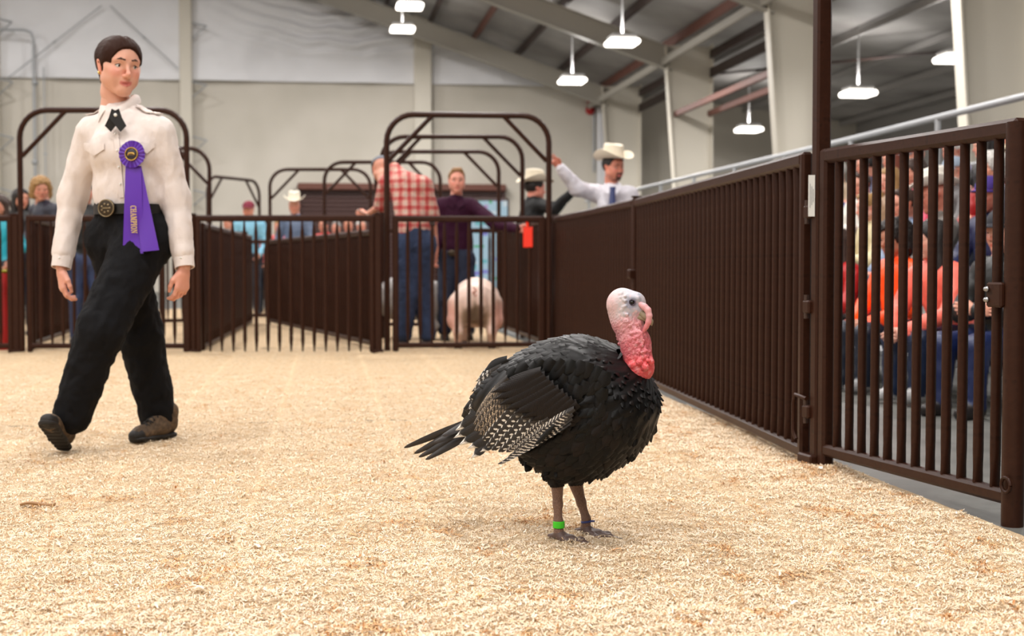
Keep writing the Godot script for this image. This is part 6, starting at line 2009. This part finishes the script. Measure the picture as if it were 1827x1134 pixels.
func build_pig():
	var Y := Vector3.UP
	var b := [bone(Vector3(0, 0.40, 0.42), Vector3(0, 0.42, 0.05), 0.205, 0.215, {"k": 0.06, "n": Y, "s": 0.98}), bone(Vector3(0, 0.42, 0.05), Vector3(0, 0.41, -0.35), 0.215, 0.19, {"k": 0.06}), bone(Vector3(0, 0.40, -0.35), Vector3(0, 0.33, -0.62), 0.17, 0.10, {"k": 0.05}), bone(Vector3(0, 0.33, -0.6), Vector3(0, 0.25, -0.74), 0.085, 0.05, {"k": 0.03})]
	for s in [-1.0, 1.0]:
		b.append(bone(Vector3(s * 0.12, 0.38, 0.40), Vector3(s * 0.165, 0.26, 0.44), 0.145, 0.095, {"k": 0.06}))
		b.append(bone(Vector3(s * 0.165, 0.27, 0.44), Vector3(s * 0.155, 0.15, 0.53), 0.075, 0.042, {"k": 0.04}))
		b.append(bone(Vector3(s * 0.155, 0.15, 0.53), Vector3(s * 0.155, 0.04, 0.49), 0.042, 0.034, {"k": 0.02}))
		b.append(bone(Vector3(s * 0.12, 0.32, -0.3), Vector3(s * 0.13, 0.16, -0.3), 0.085, 0.045, {"k": 0.04}))
		b.append(bone(Vector3(s * 0.13, 0.16, -0.3), Vector3(s * 0.13, 0.04, -0.29), 0.042, 0.034, {"k": 0.02}))
		b.append(bone(Vector3(s * 0.085, 0.46, -0.55), Vector3(s * 0.15, 0.46, -0.64), 0.03, 0.045, {"k": 0.02, "n": Vector3.BACK, "s": 2.0}))
	b.append(bone(Vector3(0, 0.30, 0.60), Vector3(0, 0.60, 0.70), 0.012, 0.02, {"op": 1, "k": 0.05}))
	var g := blob(b, 0.014, {}, 0.05)
	var nz := noise(7.0, 3, 71)
	var grey := Geo.new()
	grey.add(g)
	for k in g.v.size():
		var p := g.v[k]
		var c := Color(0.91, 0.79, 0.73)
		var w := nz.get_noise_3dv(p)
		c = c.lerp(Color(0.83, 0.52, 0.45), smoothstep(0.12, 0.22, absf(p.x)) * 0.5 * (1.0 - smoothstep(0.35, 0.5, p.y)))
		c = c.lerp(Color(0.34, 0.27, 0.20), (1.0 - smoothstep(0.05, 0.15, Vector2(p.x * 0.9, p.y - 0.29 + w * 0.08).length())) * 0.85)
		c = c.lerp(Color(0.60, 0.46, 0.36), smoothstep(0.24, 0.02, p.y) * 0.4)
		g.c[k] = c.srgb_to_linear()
		grey.c[k] = Color(0.60, 0.58, 0.57).lerp(Color(0.45, 0.42, 0.4), clampf(w + 0.3, 0, 1)).srgb_to_linear()
	var spots := [[850.0, 13.05, 0.0, "pink and white pig seen from behind through the gate", g], [708.0, 14.3, 1.15, "grey pig partly hidden behind the man in plaid's jeans", grey]]
	for e in spots:
		var p := PH(e[0], e[1] + 0.5, 0)
		var t := thing("pig", e[3], "pig", Vector3(p.x, 0.008, p.z), "", tx_cam() * Basis(Y, e[2]))
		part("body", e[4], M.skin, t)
		var tail := []
		for k in 14: tail.append(Vector3(0.016 * sin(k * 0.8), 0.485 + 0.006 * k, 0.595 + 0.012 * cos(k * 0.8) + 0.001 * k))
		part("tail", Geo.new().tube(tail, 0.008, 6), mat_once("pig_pink", Color(0.84, 0.62, 0.56)), t)
		for s in [-1.0, 1.0]:
			for z in [0.49, -0.29]: part("hoof", Geo.new().lathe([Vector2(0.030, 0.05), Vector2(0.034, 0.02), Vector2(0.038, 0.0), Vector2(0, 0)], Vector3(s * (0.155 if z > 0 else 0.13), 0.0, z), Basis(), 12).smooth(), mat_once("hoof", Color(0.30, 0.24, 0.20)), t)

# ---------- crowds ----------
# body parts by id: 1 shirt, 2 trousers, 3 skin, 4 shoes; the frame has +z in front, the seat at y = 0
func seated_geo(kind: int) -> Geo:
	var key := "seated_%d" % kind
	if shape.has(key): return shape[key]
	var Z := Vector3.BACK
	var lean: float = [0.03, 0.16, 0.0, 0.10][kind]
	var b := [bone(Vector3(0, 0.10, 0), Vector3(0, 0.40, lean * 0.8), 0.15, 0.155, {"id": 1, "n": Z, "s": 1.3, "k": 0.05}), bone(Vector3(-0.13, 0.49, lean), Vector3(0.13, 0.49, lean), 0.075, 0.075, {"id": 1, "k": 0.07}), bone(Vector3(0, 0.45, lean), Vector3(0, 0.55, lean), 0.10, 0.06, {"id": 1, "k": 0.05}), bone(Vector3(0, 0.55, lean), Vector3(0, 0.66, lean + 0.01), 0.052, 0.055, {"id": 3, "k": 0.02}), bone(Vector3(-0.09, 0.06, 0), Vector3(0.09, 0.06, 0), 0.115, 0.115, {"id": 2, "k": 0.05})]
	for s in [-1.0, 1.0]:
		var hand: Vector3 = [Vector3(s * 0.08, 0.13, 0.36), Vector3(s * 0.05, 0.12, 0.48), Vector3(s * -0.02, 0.26, 0.24), Vector3(s * 0.10, 0.12, 0.40)][kind]
		var el := Vector3(s * 0.25, 0.24, lean + 0.10)
		b.append(bone(Vector3(s * 0.185, 0.47, lean), el, 0.066, 0.056, {"id": 1, "k": 0.05}))
		b.append(bone(el, hand - (hand - el).normalized() * 0.02, 0.055, 0.040, {"id": 1, "k": 0.03}))
		b.append(bone(Vector3(s * 0.095, 0.07, 0.02), Vector3(s * 0.12, 0.06, 0.40), 0.095, 0.072, {"id": 2, "k": 0.03}))
		b.append(bone(Vector3(s * 0.12, 0.06, 0.40), Vector3(s * 0.12, -0.25, 0.41), 0.072, 0.056, {"id": 2, "k": 0.03}))
		b.append(bone(Vector3(s * 0.12, -0.285, 0.38), Vector3(s * 0.125, -0.295, 0.52), 0.044, 0.036, {"id": 4, "k": 0.015}))
	var g := blob(b, 0.02, {1: Color(1, 0, 0), 2: Color(0, 1, 0), 3: Color(0, 0, 1), 4: Color(0, 0, 0)})
	wrinkle(g, 0.012, Vector3.ONE * 230.0)
	shape[key] = g
	return g

func upright_geo() -> Geo:
	if shape.has("upright"): return shape.upright
	var Z := Vector3.BACK
	var b := [bone(Vector3(0, 0.95, 0), Vector3(0, 1.28, 0.01), 0.15, 0.155, {"id": 1, "n": Z, "s": 1.35, "k": 0.05}), bone(Vector3(-0.13, 1.40, 0), Vector3(0.13, 1.40, 0), 0.075, 0.075, {"id": 1, "k": 0.07}), bone(Vector3(0, 1.36, 0), Vector3(0, 1.46, 0), 0.10, 0.06, {"id": 1, "k": 0.05}), bone(Vector3(0, 1.46, 0), Vector3(0, 1.57, 0.01), 0.052, 0.055, {"id": 3, "k": 0.02}), bone(Vector3(-0.08, 0.90, 0), Vector3(0.08, 0.90, 0), 0.118, 0.118, {"id": 2, "k": 0.05})]
	for s in [-1.0, 1.0]:
		b.append(bone(Vector3(s * 0.185, 1.39, 0), Vector3(s * 0.26, 1.12, 0.02), 0.066, 0.056, {"id": 1, "k": 0.05}))
		b.append(bone(Vector3(s * 0.26, 1.12, 0.02), Vector3(s * 0.20, 0.95, 0.18), 0.055, 0.040, {"id": 1, "k": 0.03}))
		b.append(bone(Vector3(s * 0.095, 0.88, 0), Vector3(s * 0.11, 0.48, 0.02), 0.10, 0.072, {"id": 2, "k": 0.03}))
		b.append(bone(Vector3(s * 0.11, 0.48, 0.02), Vector3(s * 0.12, 0.10, 0), 0.072, 0.058, {"id": 2, "k": 0.03}))
		b.append(bone(Vector3(s * 0.12, 0.045, -0.03), Vector3(s * 0.125, 0.036, 0.14), 0.044, 0.036, {"id": 4, "k": 0.015}))
	shape.upright = wrinkle(blob(b, 0.022, {1: Color(1, 0, 0), 2: Color(0, 1, 0), 3: Color(0, 0, 1), 4: Color(0, 0, 0)}), 0.012, Vector3.ONE * 230.0)
	return shape.upright

func onlooker(label: String, at: Vector3, F: Vector3, s: float, g: Geo, neck: Vector3, hands: Array, o: Dictionary, group: String):
	var t := thing("person", label, "person", at, group, look(F))
	var skin: Color = o.get("skin", Color(0.80, 0.56, 0.47))
	var cols := [o.get("shoe", Color(0.12, 0.11, 0.11)), o.shirt, o.get("pants", Color(0.10, 0.13, 0.22)) * Color(0.75, 0.75, 0.75), skin]
	var body := Geo.new()
	body.add(g, Transform3D(Basis.from_scale(Vector3.ONE * s), Vector3.ZERO))
	for k in body.c.size():
		var c := body.c[k]
		var id := 1 if c.r > 0.5 else 2 if c.g > 0.5 else 3 if c.b > 0.5 else 0
		body.c[k] = (cols[id] as Color).srgb_to_linear()
	var hx := Transform3D(look(o.get("face", Vector3(0, -0.1, 1))).scaled_local(Vector3.ONE * s * 1.02), neck * s)
	var hk := "crowd_head"
	if not shape.has(hk):
		shape[hk] = head_geo(0.008, {"skin": Color.WHITE, "lip": Color(0.85, 0.55, 0.52)})
	var hc: Geo = shape[hk]
	var f := body.v.size()
	body.add(hc, hx)
	var sl := skin.srgb_to_linear()
	for k in hc.c.size(): body.c[f + k] = hc.c[k] * sl
	for h in hands:
		body.add(shape.hand_far, hand_at(h[0] * s, h[1], h[2], h[3], s), sl)
	part("body", body, M.skin, t)
	for e in [-1.0, 1.0]: part("eye", Geo.new().ball(Vector3(e * 0.033, 0.006, 0.084), Vector3(0.010, 0.006, 0.006), Basis(), 5, 8).moved(hx), M.iris, t)
	if o.has("hair"):
		var kind: String = o.get("cut", "short")
		part("hair", hair_geo(kind, 0.008).moved(hx), mat_once("hair", o.hair, 0.6), t)
	if o.has("hat"): part("hat", hat_geo().moved(hx), mat_once("felt", o.hat, 0.8), t)
	if o.has("cap"): part("cap", cap_geo().moved(hx), mat_once("cap", o.cap, 0.8), t)
	if o.has("glasses"):
		var gl := Geo.new()
		for e in [-1.0, 1.0]:
			var ring := []
			for k in 11: ring.append(Vector3(e * 0.033 + 0.02 * cos(k * TAU / 10), 0.006 + 0.015 * sin(k * TAU / 10), 0.098))
			gl.tube(ring, 0.002, 4, false)
			gl.tube([Vector3(e * 0.053, 0.01, 0.096), Vector3(e * 0.078, 0.012, 0.0)], 0.002, 4)
		gl.tube([Vector3(-0.013, 0.008, 0.1), Vector3(0.013, 0.008, 0.1)], 0.002, 4)
		part("glasses", gl.moved(hx), mat_once("frames", Color(0.06, 0.05, 0.05), 0.4), t)
	return t

func build_crowd():
	shape.hand_far = hand_geo(0.6, 0.006)
	var hair := {"dark": Color(0.085, 0.055, 0.045), "brown": Color(0.20, 0.12, 0.08), "blond": Color(0.58, 0.44, 0.26), "grey": Color(0.55, 0.54, 0.53), "white": Color(0.78, 0.77, 0.75), "red": Color(0.42, 0.18, 0.09)}
	# row, place along the row as an image column, what they wear
	var S := [
		[0, 1505, "spectator in red top with long brown hair, front row beside the tall post", {"shirt": Color(0.66, 0.05, 0.08), "hair": hair.brown, "cut": "long", "pants": Color(0.07, 0.07, 0.08)}, 0],
		[0, 1612, "front-row spectator in bright orange shirt with dark curly hair", {"shirt": Color(1.0, 0.31, 0.03), "hair": hair.dark, "cut": "curly", "skin": Color(0.68, 0.46, 0.36), "pants": Color(0.10, 0.13, 0.22), "shoe": Color(0.55, 0.55, 0.55)}, 0],
		[0, 1706, "front-row spectator in salmon-pink jacket with long dark hair, leaning forward", {"shirt": Color(0.96, 0.44, 0.37), "hair": hair.dark, "cut": "long", "pants": Color(0.10, 0.16, 0.30), "shoe": Color(0.72, 0.72, 0.72)}, 1],
		[0, 1800, "front-row spectator in black jacket and blue jeans beside the gate latch", {"shirt": Color(0.07, 0.07, 0.08), "cap": Color(0.12, 0.12, 0.15), "pants": Color(0.11, 0.17, 0.38)}, 2],
		[0, 1435, "front-row spectator in blue shirt seen through the bars left of the tall post", {"shirt": Color(0.16, 0.22, 0.50), "hair": hair.grey}, 0],
		[0, 1385, "front-row spectator in pale top glimpsed through the long panel", {"shirt": Color(0.72, 0.70, 0.68), "hair": hair.brown, "cut": "long"}, 3],
		[1, 1488, "second-row spectator in magenta top with blond hair", {"shirt": Color(0.62, 0.06, 0.28), "hair": hair.blond, "cut": "long"}, 0],
		[1, 1557, "second-row spectator in cream top with fair hair", {"shirt": Color(0.80, 0.74, 0.58), "hair": hair.blond, "cut": "short"}, 2],
		[1, 1628, "second-row spectator in pale blue shirt with brown hair", {"shirt": Color(0.52, 0.58, 0.68), "hair": hair.brown, "cut": "short"}, 0],
		[1, 1702, "second-row spectator in white western hat and grey shirt", {"shirt": Color(0.40, 0.38, 0.36), "hat": Color(0.90, 0.88, 0.84), "skin": Color(0.74, 0.46, 0.38)}, 3],
		[1, 1778, "second-row bearded spectator in purple cap and navy jacket", {"shirt": Color(0.10, 0.13, 0.26), "cap": Color(0.22, 0.13, 0.45), "skin": Color(0.66, 0.40, 0.33)}, 0],
		[1, 1856, "second-row spectator in blue cap and beige jacket behind the end post", {"shirt": Color(0.62, 0.58, 0.52), "cap": Color(0.14, 0.20, 0.55)}, 2],
		[1, 1440, "second-row spectator in scarlet top left of the tall post", {"shirt": Color(0.70, 0.09, 0.07), "hair": hair.white}, 0],
		[2, 1486, "third-row spectator in royal blue shirt and grey hair", {"shirt": Color(0.14, 0.24, 0.55), "hair": hair.grey}, 0],
		[2, 1541, "third-row spectator in white sweater with short brown hair", {"shirt": Color(0.84, 0.83, 0.80), "hair": hair.brown}, 2],
		[2, 1597, "third-row spectator with long blond hair and tan top", {"shirt": Color(0.58, 0.47, 0.36), "hair": hair.blond, "cut": "long"}, 0],
		[2, 1655, "third-row spectator in pink top with brown hair", {"shirt": Color(0.80, 0.25, 0.36), "hair": hair.brown, "cut": "long"}, 3],
		[2, 1714, "third-row spectator in grey cap and dark glasses", {"shirt": Color(0.34, 0.33, 0.33), "cap": Color(0.55, 0.60, 0.66), "glasses": true}, 0],
		[2, 1775, "third-row white-haired spectator in red collar jacket", {"shirt": Color(0.60, 0.10, 0.10), "hair": hair.white, "cut": "curly", "skin": Color(0.84, 0.60, 0.50)}, 2],
		[2, 1838, "third-row spectator in cream western hat behind the gate's end bars", {"shirt": Color(0.30, 0.28, 0.32), "hat": Color(0.86, 0.82, 0.72)}, 0],
		[2, 1432, "third-row spectator in maroon shirt behind the paper tag", {"shirt": Color(0.38, 0.08, 0.10), "hair": hair.dark}, 0],
		[3, 1500, "top-row spectator in tan coat with white hair", {"shirt": Color(0.60, 0.52, 0.42), "hair": hair.white}, 0],
		[3, 1550, "top-row spectator in navy sweatshirt with short dark hair", {"shirt": Color(0.13, 0.15, 0.30), "hair": hair.dark}, 2],
		[3, 1600, "top-row spectator in grey hooded top with red hair", {"shirt": Color(0.45, 0.45, 0.46), "hair": hair.red, "cut": "long"}, 0],
		[3, 1653, "top-row spectator in crimson jacket and grey cap", {"shirt": Color(0.62, 0.07, 0.14), "cap": Color(0.42, 0.42, 0.44)}, 3],
		[3, 1707, "top-row spectator in lilac shirt with white hair", {"shirt": Color(0.60, 0.58, 0.74), "hair": hair.white}, 0],
		[3, 1762, "top-row spectator in black hooded top with dark hair", {"shirt": Color(0.05, 0.05, 0.07), "hair": hair.dark, "cut": "long"}, 2],
		[3, 1819, "top-row spectator in dark red shirt with short brown hair, rightmost", {"shirt": Color(0.42, 0.07, 0.09), "hair": hair.brown}, 0],
	]
	for e in S:
		var row: int = e[0]
		var x := 3.55 + 0.65 * row
		# depth at which this column of the picture meets the row
		var r := ray(e[1], 400)
		var d := x / r.x
		var z := r.z * d
		var s := rng.randf_range(0.86, 0.93)
		var turn := rng.randf_range(-0.15, 0.45)
		var F := Vector3(-1, 0, 0).rotated(Vector3.UP, turn)
		var kind: int = e[4]
		var lean: float = [0.03, 0.16, 0.0, 0.10][kind]
		var o: Dictionary = e[3]
		o.face = Vector3(rng.randf_range(-0.5, 0.2), -0.1, 1)
		if not o.has("skin"): o.skin = [Color(0.82, 0.58, 0.49), Color(0.78, 0.53, 0.44), Color(0.85, 0.63, 0.55)][rng.randi() % 3]
		var hands := []
		for q in [-1.0, 1.0]:
			var hand: Vector3 = [Vector3(q * 0.08, 0.13, 0.36), Vector3(q * 0.05, 0.12, 0.48), Vector3(q * -0.02, 0.26, 0.24), Vector3(q * 0.10, 0.12, 0.40)][kind]
			var el := Vector3(q * 0.25, 0.24, lean + 0.10)
			hands.append([hand, hand - el, Vector3(-q * 0.3, 1, 0.2), q > 0])
		onlooker(e[2], Vector3(x, seat_h(row) + 0.055, z), F, s, seated_geo(kind), Vector3(0, 0.70, lean + 0.04), hands, o, "crowd on the bleacher")
	# people standing about beyond the pens
	var T := [
		[528, 21.5, 1.02, "distant onlooker in cream western hat and blue-grey shirt before the roller door", {"shirt": Color(0.36, 0.42, 0.52), "hat": Color(0.88, 0.85, 0.78)}],
		[446, 21.0, 0.97, "distant onlooker in maroon and white cap with pale blue shirt", {"shirt": Color(0.46, 0.68, 0.78), "cap": Color(0.45, 0.12, 0.20)}],
		[413, 21.6, 0.86, "short distant onlooker in sky-blue shirt left of the capped one", {"shirt": Color(0.40, 0.70, 0.85), "hair": hair.brown}],
		[474, 22.6, 0.84, "short distant onlooker in coral shirt, left of the far hat", {"shirt": Color(0.80, 0.36, 0.34), "hair": hair.dark}],
		[502, 23.4, 0.86, "short distant onlooker in pink blouse beside the far hat", {"shirt": Color(0.80, 0.50, 0.60), "hair": hair.blond, "cut": "long"}],
		[556, 22.9, 0.84, "short distant onlooker in lavender shirt right of the far hat", {"shirt": Color(0.60, 0.58, 0.78), "hair": hair.dark}],
		[580, 22.35, 0.85, "short distant onlooker in vivid red shirt", {"shirt": Color(0.80, 0.06, 0.06), "hair": hair.brown}],
		[602, 23.2, 0.84, "short distant onlooker in white shirt next to vivid red", {"shirt": Color(0.84, 0.84, 0.86), "hair": hair.grey}],
		[622, 22.0, 0.85, "short distant onlooker in rust-red shirt near the man in plaid", {"shirt": Color(0.62, 0.18, 0.14), "hair": hair.red}],
		[645, 22.8, 0.85, "short distant onlooker in dull red coat behind the paper sheet", {"shirt": Color(0.56, 0.11, 0.11), "hair": hair.white}],
		[82, 15.3, 0.97, "onlooker with blond curly hair and navy top behind the left hoop", {"shirt": Color(0.09, 0.10, 0.16), "hair": hair.blond, "cut": "curly"}],
		[38, 16.4, 0.94, "dark-haired onlooker in black coat at far left", {"shirt": Color(0.05, 0.05, 0.06), "hair": hair.dark, "cut": "long"}],
		[5, 14.4, 0.84, "onlooker in turquoise jacket at the far left edge", {"shirt": Color(0.10, 0.62, 0.70), "hair": hair.brown, "cut": "long", "pants": Color(0.2, 0.22, 0.26)}],
		[156, 13.7, 0.90, "onlooker in black top and faded jeans behind the young woman's arm", {"shirt": Color(0.05, 0.05, 0.06), "hair": hair.dark, "pants": Color(0.27, 0.34, 0.52)}],
	]
	for e in T:
		var p := PH(e[0], e[1], 0)
		var F := (-c_flat).rotated(Vector3.UP, rng.randf_range(-0.7, 0.7))
		var o: Dictionary = e[4]
		o.face = Vector3(rng.randf_range(-0.5, 0.5), -0.08, 1)
		if e[1] > 15 and e[1] < 16: o.face = Vector3(1.0, -0.15, 0.5)
		var hands := []
		for q in [-1.0, 1.0]: hands.append([Vector3(q * 0.20, 0.95, 0.18), Vector3(-q * 0.06, -0.17, 0.16), Vector3(0, 1, 0.5), q > 0])
		onlooker(e[3], Vector3(p.x, 0.012, p.z), F, e[2], upright_geo(), Vector3(0, 1.62, 0.04), hands, o, "onlookers beyond the pens")

func _ready():
	set_camera_and_light()
	rng.seed = 7
	ground_noise = noise(0.02, 3, 11)
	fold_noise = noise(0.02, 3, 17)
	make_materials()
	build_lamps()
	build_hall()
	build_ground()
	build_fences()
	build_bleachers()
	build_turkey()
	skin_mat()
	build_exhibitor()
	build_penmen()
	build_crowd()
